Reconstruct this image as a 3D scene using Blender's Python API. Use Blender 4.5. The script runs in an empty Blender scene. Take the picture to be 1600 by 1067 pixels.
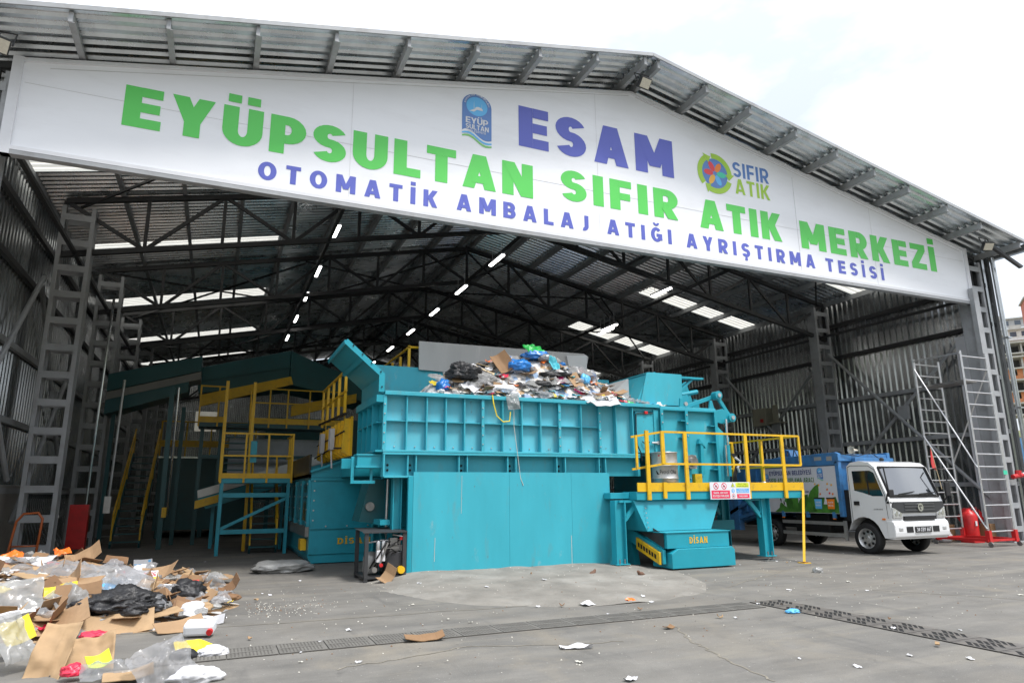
import bpy, math, random
from math import radians, sin, cos, pi, sqrt, hypot, atan2
from mathutils import Vector, Matrix, noise
random.seed(7)
S = bpy.context.scene
COL = S.collection

# ------------------------------------------------------------------ camera, world, sun, exposure
CH = 1.6
yaw, pitch, roll = radians(23.54), radians(12.71), radians(-0.50)
fw = Vector((sin(yaw)*cos(pitch), cos(yaw)*cos(pitch), sin(pitch)))
rt = Vector((cos(yaw), -sin(yaw), 0)); up = rt.cross(fw)
rr = rt*cos(roll) + up*sin(roll); uu = up*cos(roll) - rt*sin(roll)
cam = bpy.data.cameras.new('camera'); co = bpy.data.objects.new('camera', cam); COL.objects.link(co)
co.matrix_world = Matrix(((rr.x, uu.x, -fw.x, 0), (rr.y, uu.y, -fw.y, 0), (rr.z, uu.z, -fw.z, CH), (0, 0, 0, 1)))
cam.sensor_width = 36; cam.lens = 1047/1600*36; cam.clip_end = 3000; cam.clip_start = .05
S.camera = co
SUN_EL, SUN_AZ = radians(62), radians(150)        # azimuth from +y towards +x
W = bpy.data.worlds.new('World'); S.world = W; W.use_nodes = True
nt = W.node_tree; bg = nt.nodes['Background']
sky = nt.nodes.new('ShaderNodeTexSky'); sky.sky_type = 'NISHITA'; sky.sun_disc = False
sky.sun_elevation = SUN_EL; sky.sun_rotation = SUN_AZ; sky.dust_density = 2.5; sky.air_density = 1.0
tc = nt.nodes.new('ShaderNodeTexCoord'); mp = nt.nodes.new('ShaderNodeMapping'); mp.inputs['Scale'].default_value = (1, 1, 2.2)
nz = nt.nodes.new('ShaderNodeTexNoise'); nz.inputs['Scale'].default_value = 2.1; nz.inputs['Detail'].default_value = 7; nz.inputs['Roughness'].default_value = .55
rp = nt.nodes.new('ShaderNodeValToRGB'); rp.color_ramp.elements[0].position = .36; rp.color_ramp.elements[1].position = .62
rp.color_ramp.elements[0].color = (.45, .45, .45, 1); rp.color_ramp.elements[1].color = (1, 1, 1, 1)
mx = nt.nodes.new('ShaderNodeMixRGB'); sp_ = nt.nodes.new('ShaderNodeSeparateXYZ'); mr = nt.nodes.new('ShaderNodeMapRange'); mr.inputs[3].default_value = .42; mr.inputs[4].default_value = 1.0   # overcast: the zenith is brighter than the horizon
cm = nt.nodes.new('ShaderNodeMixRGB'); cm.blend_type = 'MULTIPLY'; cm.inputs['Fac'].default_value = 1; cm.inputs['Color1'].default_value = (17.2, 18.1, 19.6, 1)
nt.links.new(tc.outputs['Generated'], sp_.inputs[0]); nt.links.new(sp_.outputs['Z'], mr.inputs[0]); nt.links.new(mr.outputs[0], cm.inputs['Color2']); nt.links.new(cm.outputs[0], mx.inputs['Color2'])
L = nt.links.new
L(tc.outputs['Generated'], mp.inputs['Vector']); L(mp.outputs[0], nz.inputs['Vector']); L(nz.outputs['Fac'], rp.inputs[0])
L(rp.outputs[0], mx.inputs['Fac']); L(sky.outputs[0], mx.inputs['Color1']); L(mx.outputs[0], bg.inputs['Color'])
bg.inputs['Strength'].default_value = .085
sl = bpy.data.lights.new('sun', 'SUN'); sl.energy = 2.4; sl.angle = radians(12); sl.color = (1, .965, .92)
so = bpy.data.objects.new('sun', sl); COL.objects.link(so)
sd = Vector((sin(SUN_AZ)*cos(SUN_EL), cos(SUN_AZ)*cos(SUN_EL), sin(SUN_EL)))
so.rotation_euler = (-sd).to_track_quat('-Z', 'Y').to_euler(); so.location = (10, -10, 40)
S.view_settings.view_transform = 'Standard'; S.view_settings.look = 'None'
S.view_settings.exposure = 0.72; S.view_settings.gamma = 1
S.render.engine = 'CYCLES'; S.cycles.use_denoising = True
S.cycles.max_bounces = 8; S.cycles.diffuse_bounces = 5; S.cycles.glossy_bounces = 4; S.cycles.transparent_max_bounces = 12
S.cycles.sample_clamp_indirect = 6

# ------------------------------------------------------------------ materials
def nd(t, k, **kw):
    n = t.nodes.new(k)
    for a, v in kw.items(): setattr(n, a, v)
    return n
def mat(name, c, rough=.5, metal=0, var=.12, vs=2.5, bump=0, bs=30, dirt=None, dscale=1.2, damt=.5, dlo=.5, dhi=.7, stretch=(1, 1, 1), alpha=1, trans=0, spec=.5, c2=None, coat=0):
    m = bpy.data.materials.new(name); m.use_nodes = True; t = m.node_tree; p = t.nodes['Principled BSDF']
    p.inputs['Roughness'].default_value = rough; p.inputs['Metallic'].default_value = metal
    p.inputs['Specular IOR Level'].default_value = spec
    if coat: p.inputs['Coat Weight'].default_value = coat; p.inputs['Coat Roughness'].default_value = .08
    tc = nd(t, 'ShaderNodeTexCoord'); mp = nd(t, 'ShaderNodeMapping'); mp.inputs['Scale'].default_value = stretch
    t.links.new(tc.outputs['Object'], mp.inputs['Vector'])
    n = nd(t, 'ShaderNodeTexNoise'); n.inputs['Scale'].default_value = vs; n.inputs['Detail'].default_value = 6; n.inputs['Roughness'].default_value = .6
    t.links.new(mp.outputs[0], n.inputs['Vector'])
    r = nd(t, 'ShaderNodeValToRGB'); r.color_ramp.elements[0].position = .3; r.color_ramp.elements[1].position = .7
    a = [min(1, x*(1-var)) for x in c]; b = [min(1, x*(1+var)) for x in (c2 or c)]
    r.color_ramp.elements[0].color = (*a, 1); r.color_ramp.elements[1].color = (*b, 1)
    t.links.new(n.outputs['Fac'], r.inputs[0]); out = r.outputs[0]
    if dirt:
        n2 = nd(t, 'ShaderNodeTexNoise'); n2.inputs['Scale'].default_value = dscale; n2.inputs['Detail'].default_value = 9; n2.inputs['Roughness'].default_value = .68
        t.links.new(mp.outputs[0], n2.inputs['Vector'])
        r2 = nd(t, 'ShaderNodeMapRange'); r2.inputs[1].default_value = dlo; r2.inputs[2].default_value = dhi; r2.inputs[4].default_value = damt
        t.links.new(n2.outputs['Fac'], r2.inputs[0])
        mx = nd(t, 'ShaderNodeMixRGB'); mx.inputs['Color2'].default_value = (*dirt, 1)
        t.links.new(r2.outputs[0], mx.inputs['Fac']); t.links.new(out, mx.inputs['Color1']); out = mx.outputs[0]
    t.links.new(out, p.inputs['Base Color'])
    rg = nd(t, 'ShaderNodeMapRange'); rg.inputs[3].default_value = max(0, rough-.1); rg.inputs[4].default_value = min(1, rough+.1)
    t.links.new(n.outputs['Fac'], rg.inputs[0]); t.links.new(rg.outputs[0], p.inputs['Roughness'])
    if bump:
        n3 = nd(t, 'ShaderNodeTexNoise'); n3.inputs['Scale'].default_value = bs; n3.inputs['Detail'].default_value = 4
        t.links.new(mp.outputs[0], n3.inputs['Vector'])
        bm = nd(t, 'ShaderNodeBump'); bm.inputs['Strength'].default_value = bump; bm.inputs['Distance'].default_value = .02
        t.links.new(n3.outputs['Fac'], bm.inputs['Height']); t.links.new(bm.outputs[0], p.inputs['Normal'])
    if alpha < 1: p.inputs['Alpha'].default_value = alpha
    if trans:
        tr = nd(t, 'ShaderNodeBsdfTranslucent'); t.links.new(out, tr.inputs['Color'])
        ms = nd(t, 'ShaderNodeMixShader'); ms.inputs[0].default_value = trans
        t.links.new(p.outputs[0], ms.inputs[1]); t.links.new(tr.outputs[0], ms.inputs[2])
        t.links.new(ms.outputs[0], t.nodes['Material Output'].inputs['Surface'])
    return m
def emat(name, c, s):
    m = bpy.data.materials.new(name); m.use_nodes = True; t = m.node_tree; p = t.nodes['Principled BSDF']
    p.inputs['Base Color'].default_value = (.8, .8, .8, 1); p.inputs['Emission Color'].default_value = (*c, 1); p.inputs['Emission Strength'].default_value = s
    return m
def ground_mat():
    m = mat('yard_concrete', (.168, .160, .146), .85, 0, .17, 1.6, .25, 60, dirt=(.20, .18, .15), dscale=.35, damt=.6, dlo=.5, dhi=.72, spec=.25)
    t = m.node_tree; p = t.nodes['Principled BSDF']; src = p.inputs['Base Color'].links[0].from_socket
    tc = nd(t, 'ShaderNodeTexCoord')
    def layer(src, scale, rot, ns, lo, hi, col, amt, detail=5):
        mp = nd(t, 'ShaderNodeMapping'); mp.inputs['Scale'].default_value = scale; mp.inputs['Rotation'].default_value = (0, 0, radians(rot))
        t.links.new(tc.outputs['Object'], mp.inputs['Vector'])
        n = nd(t, 'ShaderNodeTexNoise'); n.inputs['Scale'].default_value = ns; n.inputs['Detail'].default_value = detail; n.inputs['Roughness'].default_value = .65
        n.inputs['Distortion'].default_value = .4
        t.links.new(mp.outputs[0], n.inputs['Vector'])
        r = nd(t, 'ShaderNodeMapRange'); r.inputs[1].default_value = lo; r.inputs[2].default_value = hi; r.inputs[4].default_value = amt
        t.links.new(n.outputs['Fac'], r.inputs[0])
        x = nd(t, 'ShaderNodeMixRGB'); x.inputs['Color2'].default_value = (*col, 1)
        t.links.new(r.outputs[0], x.inputs['Fac']); t.links.new(src, x.inputs['Color1']); return x.outputs[0]
    s = layer(src, (.45, 2.2, 1), 8, .9, .46, .74, (.085, .084, .082), .62, 9)          # tyre scrubbing along the yard
    s = layer(s, (.35, 2.4, 1), -28, .8, .52, .74, (.25, .23, .19), .62, 9)             # dusty wheel tracks
    s = layer(s, (3, .45, 1), 12, .9, .58, .75, (.088, .086, .083), .6, 9)
    s = layer(s, (1, 1, 1), 20, .55, .56, .66, (.225, .20, .16), .55, 10)           # drifts of dust
    s = layer(s, (1, 1.3, 1), 0, 1.7, .64, .70, (.07, .068, .066), .5, 10)          # oil stains
    s = layer(s, (1, 1, 1), 0, 45, .62, .72, (.08, .078, .075), .55, 2)           # grit
    s = layer(s, (1, 1, 1), 0, 30, .68, .74, (.4, .39, .37), .6, 2)
    t.links.new(s, p.inputs['Base Color'])
    return m
def RUSTY(m, sc=9, lo=.645, hi=.70, col=(.12, .075, .04), amt=.7):            # small chips and scuffs in the paint
    t = m.node_tree; p = t.nodes['Principled BSDF']; src = p.inputs['Base Color'].links[0].from_socket
    tc = nd(t, 'ShaderNodeTexCoord'); mp = nd(t, 'ShaderNodeMapping'); mp.inputs['Scale'].default_value = (1, 1, .55); t.links.new(tc.outputs['Object'], mp.inputs['Vector'])
    for k, (s_, l_, h_, c_, a_) in enumerate(((sc, lo, hi, col, amt), (3.1, .63, .78, (.30, .42, .42), .7), (26, .68, .72, (.45, .5, .48), .6))):
        n = nd(t, 'ShaderNodeTexNoise'); n.inputs['Scale'].default_value = s_; n.inputs['Detail'].default_value = 7; n.inputs['Roughness'].default_value = .7; t.links.new(mp.outputs[0], n.inputs['Vector'])
        r = nd(t, 'ShaderNodeMapRange'); r.inputs[1].default_value = l_; r.inputs[2].default_value = h_; r.inputs[4].default_value = a_; t.links.new(n.outputs['Fac'], r.inputs[0])
        x = nd(t, 'ShaderNodeMixRGB'); x.inputs['Color2'].default_value = (*c_, 1); t.links.new(r.outputs[0], x.inputs['Fac']); t.links.new(src, x.inputs['Color1']); src = x.outputs[0]
    t.links.new(src, p.inputs['Base Color'])
TEAL = mat('teal_paint', (.016, .30, .385), .38, 0, .07, 1.4, .03, 6, dirt=(.03, .23, .27), dscale=2.2, damt=.4, dlo=.52, dhi=.75)
TEALW = mat('worn_teal_paint', (.038, .365, .455), .5, 0, .08, 1.0, .05, 5, dirt=(.10, .28, .31), dscale=2.6, damt=.6, dlo=.56, dhi=.72, stretch=(1.6, 1.6, .5))
RUSTY(TEALW)
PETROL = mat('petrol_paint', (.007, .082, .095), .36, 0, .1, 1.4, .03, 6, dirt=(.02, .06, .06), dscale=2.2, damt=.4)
RIBS = mat('chalky_teal_paint', (.10, .45, .55), .6, 0, .08, 1.0, .04, 5, dirt=(.16, .36, .40), dscale=2.6, damt=.6, dlo=.5, dhi=.72, stretch=(1.6, 1.6, .5))
RUSTY(RIBS)
TEALD = mat('deep_teal_paint', (.02, .30, .39), .36, 0, .08, 1.4, .03, 6, dirt=(.02, .2, .24), dscale=2.2, damt=.4)
YEL = mat('yellow_paint', (.72, .43, .012), .42, 0, .08, 3, dirt=(.25, .16, .05), dscale=6, damt=.6, dlo=.52, dhi=.7)
GREY = mat('grey_steel_paint', (.35, .362, .375), .5, .0, .12, 2, dirt=(.2, .19, .18), dscale=3, damt=.5)
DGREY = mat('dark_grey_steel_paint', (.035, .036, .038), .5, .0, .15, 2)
GALV = mat('galvanised_sheet', (.47, .485, .49), .24, .92, .16, 3, .05, 25, stretch=(1, 1, .4))
ROOFM = mat('galvanised_roof_sheet', (.66, .70, .72), .28, .97, .2, 1.4, .04, 20, dirt=(.4, .4, .4), dscale=.8, damt=.5)
ALU = mat('bare_aluminium', (.6, .6, .6), .38, .85, .1, 8)
CHROME = mat('bright_steel', (.7, .71, .72), .2, 1, .05, 6)
STEEL = mat('worn_steel', (.3, .29, .28), .45, .8, .25, 5, .1, 30)
BLACK = mat('black_rubber', (.012, .012, .013), .7, 0, .2, 8)
DARK = mat('painted_dark', (.006, .006, .006), .9, 0, .1)
WHITE = mat('white_vinyl', (.84, .855, .89), .38, 0, .03, .6, .10, .9, dirt=(.66, .66, .68), dscale=.8, damt=.35, stretch=(.5, 1, 2))
WFRAME = mat('white_trim', (.7, .71, .74), .45, 0, .04, 3)
WPAINT = mat('white_truck_paint', (.74, .745, .75), .22, 0, .02, 2, coat=.5)
GREEN = mat('green_letters', (.10, .60, .10), .4, 0, .03, .5)
INDIGO = mat('indigo_letters', (.10, .125, .50), .4, 0, .04, .5)
LBLUE = mat('emblem_blue', (.10, .22, .52), .4, 0, .03)
SKYB = mat('emblem_sky_blue', (.12, .46, .82), .4, 0, .03)
LIME = mat('lime_print', (.36, .60, .05), .4, 0, .04)
RED = mat('red_print', (.72, .05, .06), .4, 0, .05)
ORANGE = mat('orange_print', (.8, .22, .02), .4, 0, .05)
AMBER = mat('amber_print', (.85, .45, .05), .4, 0, .05)
TURQ = mat('turquoise_print', (.05, .55, .35), .4, 0, .05)
INK = mat('black_print', (.02, .02, .022), .5, 0, .05)
TRUCKB = mat('truck_blue_paint', (.05, .19, .42), .4, 0, .12, 3, dirt=(.06, .08, .12), dscale=4, damt=.7, dlo=.45, dhi=.7)
LEAFG = mat('green_print', (.06, .20, .03), .45, 0, .45, 4)
PANELP = mat('printed_panel_white', (.60, .61, .66), .4, 0, .04, 2)
NAVY = mat('navy_print', (.03, .04, .18), .4, 0, .05)
REDP = mat('red_paint', (.55, .018, .02), .38, 0, .12, 4, dirt=(.2, .02, .02), dscale=5, damt=.4)
GLASS = mat('dark_glass', (.012, .014, .016), .05, 0, .05, 1, spec=1.0)
SILVER = mat('silver_lamp', (.65, .66, .67), .12, .7, .25, 20)
CONC = mat('cast_concrete', (.33, .32, .30), .8, 0, .12, 1.5, .15, 25, dirt=(.2, .19, .17), dscale=1.4, damt=.6)
BOARD = mat('grey_board', (.42, .415, .40), .7, 0, .06, 1.4, .05, 15, dirt=(.62, .6, .56), dscale=2.4, damt=.6, dlo=.58, dhi=.75, stretch=(2, 1, .4))
BELT = mat('conveyor_belt', (.10, .10, .10), .6, 0, .25, 3)
SKYL = mat('translucent_sheet', (.58, .56, .50), .5, 0, .06, 3, trans=.85)
GROUND = ground_mat()
APRON = mat('rough_apron_concrete', (.22, .207, .185), .9, 0, .22, 1.6, .7, 34, dirt=(.33, .32, .295), dscale=.9, damt=.6, dlo=.5, dhi=.68, spec=.2)
IRON2 = mat('dust_filled_iron', (.135, .128, .116), .8, .1, .2, 6, .15, 40, dirt=(.16, .153, .138), dscale=4, damt=.9, dlo=.42, dhi=.62)
GRIT = mat('grit_filled_slots', (.10, .094, .084), .9, 0, .3, 20)
IRON = mat('cast_iron', (.13, .12, .11), .6, .3, .3, 6, .15, 40, dirt=(.19, .17, .145), dscale=5, damt=.8, dlo=.5, dhi=.68)
KRAFT = [mat('brown_cardboard', c, .8, 0, .12, 5, .08, 40, dirt=d, dscale=6, damt=.4, dlo=.55, dhi=.7) for c, d in
         (((.33, .21, .115), (.24, .15, .08)), ((.24, .14, .07), (.16, .09, .05)), ((.38, .255, .14), (.30, .19, .10)), ((.20, .11, .055), (.13, .075, .035)))]
PAPER = [mat('white_paper', c, .7, 0, .05, 6) for c in ((.63, .63, .65), (.50, .50, .51), (.52, .50, .44))]
FILM = [mat('clear_plastic_film', c, .22, 0, .08, 5, .3, 14, alpha=a, trans=.25, spec=.7) for c, a in (((.44, .44, .45), .5), ((.42, .42, .41), .72), ((.46, .47, .49), .4))]
BBAG = mat('black_plastic_bag', (.022, .022, .024), .5, 0, .35, 6, 1.0, 16, spec=.5)
GBAG = mat('grey_plastic_film', (.30, .30, .29), .4, 0, .2, 5, .3, 14)
BLUB = mat('blue_plastic_bag', (.02, .17, .50), .3, 0, .25, 5, .25, 16)
GRNB = mat('green_plastic_bag', (.02, .40, .07), .35, 0, .25, 5, .25, 16)
TRQB = mat('turquoise_cloth', (.05, .38, .46), .6, 0, .2, 5)
YELP = mat('yellow_print', (.80, .62, .03), .5, 0, .06, 5)
YGRN = mat('yellow_green_print', (.58, .70, .03), .5, 0, .06, 5)
REDF = mat('red_plastic_film', (.65, .03, .07), .35, 0, .2, 5)
PINKF = mat('pink_print', (.75, .06, .25), .4, 0, .1, 5)
ORGB = mat('orange_plastic', (.80, .17, .02), .4, 0, .12, 5)
WOOD = mat('pale_timber', (.62, .50, .32), .7, 0, .12, 8)
FLESH = mat('brown_feathers', (.13, .07, .045), .8, 0, .35, 60)

GLASS.node_tree.nodes['Principled BSDF'].inputs['IOR'].default_value = 1.7
# ------------------------------------------------------------------ mesh builder
ORG = {}
class MB:
    def __init__(s): s.v = []; s.f = []; s.m = []; s.M = None; s.k = 0
    def add(s, vs, fs, m=None):
        b = len(s.v); m = s.k if m is None else m
        s.v += [tuple(s.M @ Vector(p)) if s.M else tuple(p) for p in vs]
        for f in fs: s.f.append([b+i for i in f]); s.m.append(m)
        return s
    def box(s, x0, y0, z0, x1, y1, z1, m=None):
        return s.add([(x0,y0,z0),(x1,y0,z0),(x1,y1,z0),(x0,y1,z0),(x0,y0,z1),(x1,y0,z1),(x1,y1,z1),(x0,y1,z1)],
                     [(3,2,1,0),(4,5,6,7),(0,1,5,4),(1,2,6,5),(2,3,7,6),(3,0,4,7)], m)
    def bar(s, p, q, w, h, upv=(0,0,1), m=None):
        p, q = Vector(p), Vector(q); d = (q-p).normalized(); u = Vector(upv)
        if abs(d.dot(u)) > .98: u = Vector((1,0,0))
        a = d.cross(u).normalized()*w/2; b = a.cross(d).normalized()*h/2
        V = [p-a-b, p+a-b, p+a+b, p-a+b, q-a-b, q+a-b, q+a+b, q-a+b]
        return s.add(V, [(0,1,2,3),(7,6,5,4),(4,5,1,0),(5,6,2,1),(6,7,3,2),(7,4,0,3)], m)
    def tube(s, pts, r, n=8, m=None, cap=True):
        pts = [Vector(p) for p in pts]; V = []; F = []; a = None
        for i, p in enumerate(pts):
            d = ((pts[min(i+1, len(pts)-1)]-p).normalized() + (p-pts[max(i-1, 0)]).normalized()).normalized()
            if a is None: a = d.orthogonal().normalized()
            a = (a-d*a.dot(d)).normalized(); b = d.cross(a)
            ri = r[i] if isinstance(r, (list, tuple)) else r
            V += [p+a*cos(2*pi*j/n)*ri+b*sin(2*pi*j/n)*ri for j in range(n)]
        for i in range(len(pts)-1):
            for j in range(n): F.append((i*n+j, i*n+(j+1)%n, (i+1)*n+(j+1)%n, (i+1)*n+j))
        if cap: F.append(tuple(range(n-1, -1, -1))); F.append(tuple(range((len(pts)-1)*n, len(pts)*n)))
        return s.add(V, F, m)
    def prism(s, poly, y0, y1, ax='y', m=None):
        n = len(poly); g = {'y': lambda a, b, d: (a, d, b), 'x': lambda a, b, d: (d, a, b), 'z': lambda a, b, d: (a, b, d)}[ax]
        V = [g(a, b, y0) for a, b in poly]+[g(a, b, y1) for a, b in poly]
        ar = sum(poly[i][0]*poly[(i+1)%n][1]-poly[(i+1)%n][0]*poly[i][1] for i in range(n))
        flip = (ar > 0) != (ax == 'y'); 
        if (y1 < y0): flip = not flip
        F = [tuple(range(n)), tuple(range(2*n-1, n-1, -1))]+[(i, i+n, (i+1)%n+n, (i+1)%n) for i in range(n)]
        if flip: F = [tuple(reversed(f)) for f in F]
        return s.add(V, F, m)
    def lathe(s, prof, c, n=24, ax='z', m=None, cap=True):
        c = Vector(c); V = []; F = []
        for r, h in prof:
            for j in range(n):
                a = 2*pi*j/n
                V.append(c+Vector({'z': (r*cos(a), r*sin(a), h), 'y': (r*cos(a), h, r*sin(a)), 'x': (h, r*cos(a), r*sin(a))}[ax]))
        for i in range(len(prof)-1):
            for j in range(n): F.append((i*n+j, i*n+(j+1)%n, (i+1)*n+(j+1)%n, (i+1)*n+j))
        if cap: F.append(tuple(range(n-1, -1, -1))); F.append(tuple(range((len(prof)-1)*n, len(prof)*n)))
        return s.add(V, F, m)
    def bolts(s, pts, r=.02, n=(0,-1,0), m=None):
        n = Vector(n)
        for p in pts: p = Vector(p); s.tube([p, p+n*.018], r, 6, m)
        return s
    def build(s, name, mats, parent=None, smooth=False, bevel=0, sub=0, solid=0):
        me = bpy.data.meshes.new(name)
        if parent is not None: o0 = ORG[parent.name]
        else:
            xs = list(zip(*s.v)); o0 = Vector(((min(xs[0])+max(xs[0]))/2, (min(xs[1])+max(xs[1]))/2, min(xs[2])))
        me.from_pydata([tuple(Vector(p)-o0) for p in s.v], [], s.f)
        for m in (mats if isinstance(mats, (list, tuple)) else [mats]): me.materials.append(m)
        if any(s.m): me.polygons.foreach_set('material_index', s.m)
        me.validate(); me.update()
        if smooth: me.polygons.foreach_set('use_smooth', [True]*len(me.polygons))
        o = bpy.data.objects.new(name, me); COL.objects.link(o)
        if parent is not None: o.parent = parent
        else: o.location = o0
        ORG[o.name] = o0
        if solid: md = o.modifiers.new('thickness', 'SOLIDIFY'); md.thickness = solid; md.offset = 0
        if sub: md = o.modifiers.new('smooth', 'SUBSURF'); md.levels = md.render_levels = sub
        if bevel: md = o.modifiers.new('bevel', 'BEVEL'); md.width = bevel; md.segments = 2; md.limit_method = 'ANGLE'; md.angle_limit = radians(40)
        return o
def tag(o, label=None, cat=None, group=None, kind=None):
    if label: o['label'] = label
    if cat: o['category'] = cat
    if group: o['group'] = group
    if kind: o['kind'] = kind
    return o
def thing(name, label, cat, loc=(0,0,0), group=None):
    o = bpy.data.objects.new(name, None); COL.objects.link(o); o.location = loc; o.empty_display_size = .3
    ORG[o.name] = Vector(loc)
    return tag(o, label, cat, group)
def copy_tree(o, loc, label=None, rotz=None, parent=None):
    c = o.copy(); COL.objects.link(c)
    if parent: c.parent = parent
    else:
        c.location = loc
        if rotz is not None: c.rotation_euler = (0, 0, rotz)
        if label: c['label'] = label
    for ch in list(o.children): copy_tree(ch, None, parent=c)
    return c
def P(x, y, X=None, Y=None, Z=None):                 # a pixel of the photograph carried out to a real plane
    d = fw + rr*(x-800)/1047 - uu*(y-533.5)/1047
    k = X/d.x if X is not None else Y/d.y if Y is not None else (Z-CH)/d.z
    return Vector((0, 0, CH))+d*k

# ------------------------------------------------------------------ lettering: stroke alphabet, cap height 1
def arc(cx, cy, rx, ry, a0, a1, n=8): return [(cx+rx*cos(radians(a0+(a1-a0)*i/n)), cy+ry*sin(radians(a0+(a1-a0)*i/n))) for i in range(n+1)]
def crom(p, n=5):
    q = [p[0]]+p+[p[-1]]; o = []
    for i in range(1, len(q)-2):
        for j in range(n):
            t = j/n; a, b, c, d = q[i-1:i+3]
            o.append(tuple(.5*(2*b[k]+(c[k]-a[k])*t+(2*a[k]-5*b[k]+4*c[k]-d[k])*t*t+(3*b[k]-a[k]-3*c[k]+d[k])*t**3) for k in (0, 1)))
    return o+[p[-1]]
def glyph(ch, t):
    a = t/2; W = dict(E=.6,Y=.74,U=.7,P=.66,S=.64,L=.56,T=.64,A=.8,N=.74,I=t,F=.58,R=.69,K=.72,M=.9,Z=.64,O=.78,B=.68,J=.5,G=.76,D=.72,C=.7,V=.74,H=.7,X=.7,Q=.78,W=1.0)
    base = {'Ü':'U','İ':'I','Ğ':'G','Ş':'S','Ö':'O','Ç':'C','ı':'I'}.get(ch, ch); w = W.get(base, .6); h = a*1.12; s = []
    tv = t*.86; v2 = tv/2
    def rc(x0, y0, x1, y1): s.append(('q', [(x0, y0), (x1, y0), (x1, y1), (x0, y1)]))
    def hb(y, x0, x1): rc(x0, y-v2, x1, y+v2)
    def vb(x, y0=0, y1=1): rc(x-a, y0, x+a, y1)
    def dg(x0, y0, x1, y1, k=1.0):
        g = a*k*sqrt(1+((x1-x0)/(y1-y0))**2)*.96; s.append(('q', [(x0-g, y0), (x0+g, y0), (x1+g, y1), (x1-g, y1)]))
    def rg(cx, cy, rx, ry, a0, a1, n=10): s.append(('r', (cx, cy, rx, ry, max(rx-t, .03), max(ry-tv, .03), a0, a1, n)))
    b = base
    if b in 'EFPRBDKLHN': vb(a)
    if b == 'E': hb(v2, t, w); hb(.5, t, w-.03); hb(1-v2, t, w)
    elif b == 'F': hb(1-v2, t, w); hb(.46, t, w-.04)
    elif b == 'L': hb(v2, t, w)
    elif b == 'T': vb(w/2, 0, 1-tv); hb(1-v2, 0, w)
    elif b == 'I': vb(a)
    elif b == 'H': vb(w-a); hb(.5, t, w-t)
    elif b in 'PR':
        lo = .27 if b == 'P' else .33; ry = (1-lo)/2; cx = w-ry*.95; hb(1-v2, t, cx); hb(lo+v2, t, cx); rg(cx, lo+ry, ry*.95, ry, 90, -90)
        if b == 'R': dg(w-h*1.05, 0, w*.52, lo+.02)
    elif b == 'B':
        r1 = (.5+v2)/2; c1 = w-r1; hb(v2, t, c1); hb(.5, t, c1); hb(1-v2, t, c1-.03); rg(c1, r1, r1, r1, 90, -90); rg(c1-.03, 1-r1, r1, r1, 90, -90)
    elif b == 'D': cx = w-.45; hb(v2, t, cx); hb(1-v2, t, cx); rg(cx, .5, .45, .5, 90, -90, 14)
    elif b in 'O0': rg(w/2, .5, w/2, .5, 0, 360, 28)
    elif b in 'CG':
        rg(w/2, .5, w/2, .5, 42, 360-(48 if b == 'C' else 30), 22)
        if b == 'G': rc(w*.5, .36, w, .36+tv); rc(w-t, .14, w, .36)
    elif b == 'S': r1 = (.5+v2)/2; rg(w/2, 1-r1, w/2, r1, 22, 270, 16); rg(w/2, r1, w/2, r1, 202, 450, 16)
    elif b == 'U': vb(a, .40); vb(w-a, .40); rg(w/2, .40, w/2, .40, 180, 360, 14)
    elif b == 'J': vb(w-a, .32); rg(w-.3, .32, .3, .32, 0, -105, 8)
    elif b == 'Y': dg(h, 1, w/2, .36); dg(w-h, 1, w/2, .36); vb(w/2, 0, .42)
    elif b == 'V': dg(h, 1, w/2, 0); dg(w-h, 1, w/2, 0)
    elif b == 'X': dg(h, 1, w-h, 0); dg(w-h, 1, h, 0)
    elif b == 'A': dg(h, 0, w/2-.02, 1); dg(w-h, 0, w/2+.02, 1); rc(w*.28, .17, w*.72, .17+tv*.9)
    elif b == 'K': dg(w-h, 1, t+.02, .44); dg(w-h, 0, t+.07, .58)
    elif b == 'N': vb(w-a); dg(a*1.15, 1, w-a*1.15, 0)
    elif b == 'M': vb(a); vb(w-a); dg(a*1.25, 1, w/2, .2, .9); dg(w-a*1.25, 1, w/2, .2, .9)
    elif b == 'Z': hb(1-v2, 0, w); hb(v2, 0, w); dg(h, tv, w-h, 1-tv)
    elif b == ',': rc(0, -.12, t, t)
    elif b == '3': r1 = (.5+v2)/2; rg(w/2, 1-r1, w/2, r1, 150, -90, 14); rg(w/2, r1, w/2, r1, 90, -150, 14)
    elif b == '4': vb(w*.72); dg(h, .3, w*.6, 1); rc(0, .2, w, .2+tv)
    elif b == '6': rg(w/2, .33, w/2, .33, 0, 360, 18); dg(h, .33, w*.6, 1)
    elif b == '7': hb(1-v2, 0, w); dg(w*.3, 0, w-h, 1-tv)
    if ch in 'ÜÖ': [rc(w*x-a*.85, 1.10, w*x+a*.85, 1.10+tv*.9) for x in (.26, .74)]
    if ch == 'İ': rc(0, 1.1, t, 1.1+tv)
    if ch == 'Ğ': s.append(('r', (w/2, 1.34, .22, .24, .10, .10, 190, 350, 8)))
    if ch in 'ŞÇ': rc(w/2-.08, -.1, w/2+.08, 0); rc(w/2-.1, -.24, w/2+.1, -.1)
    return s, w
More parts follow.
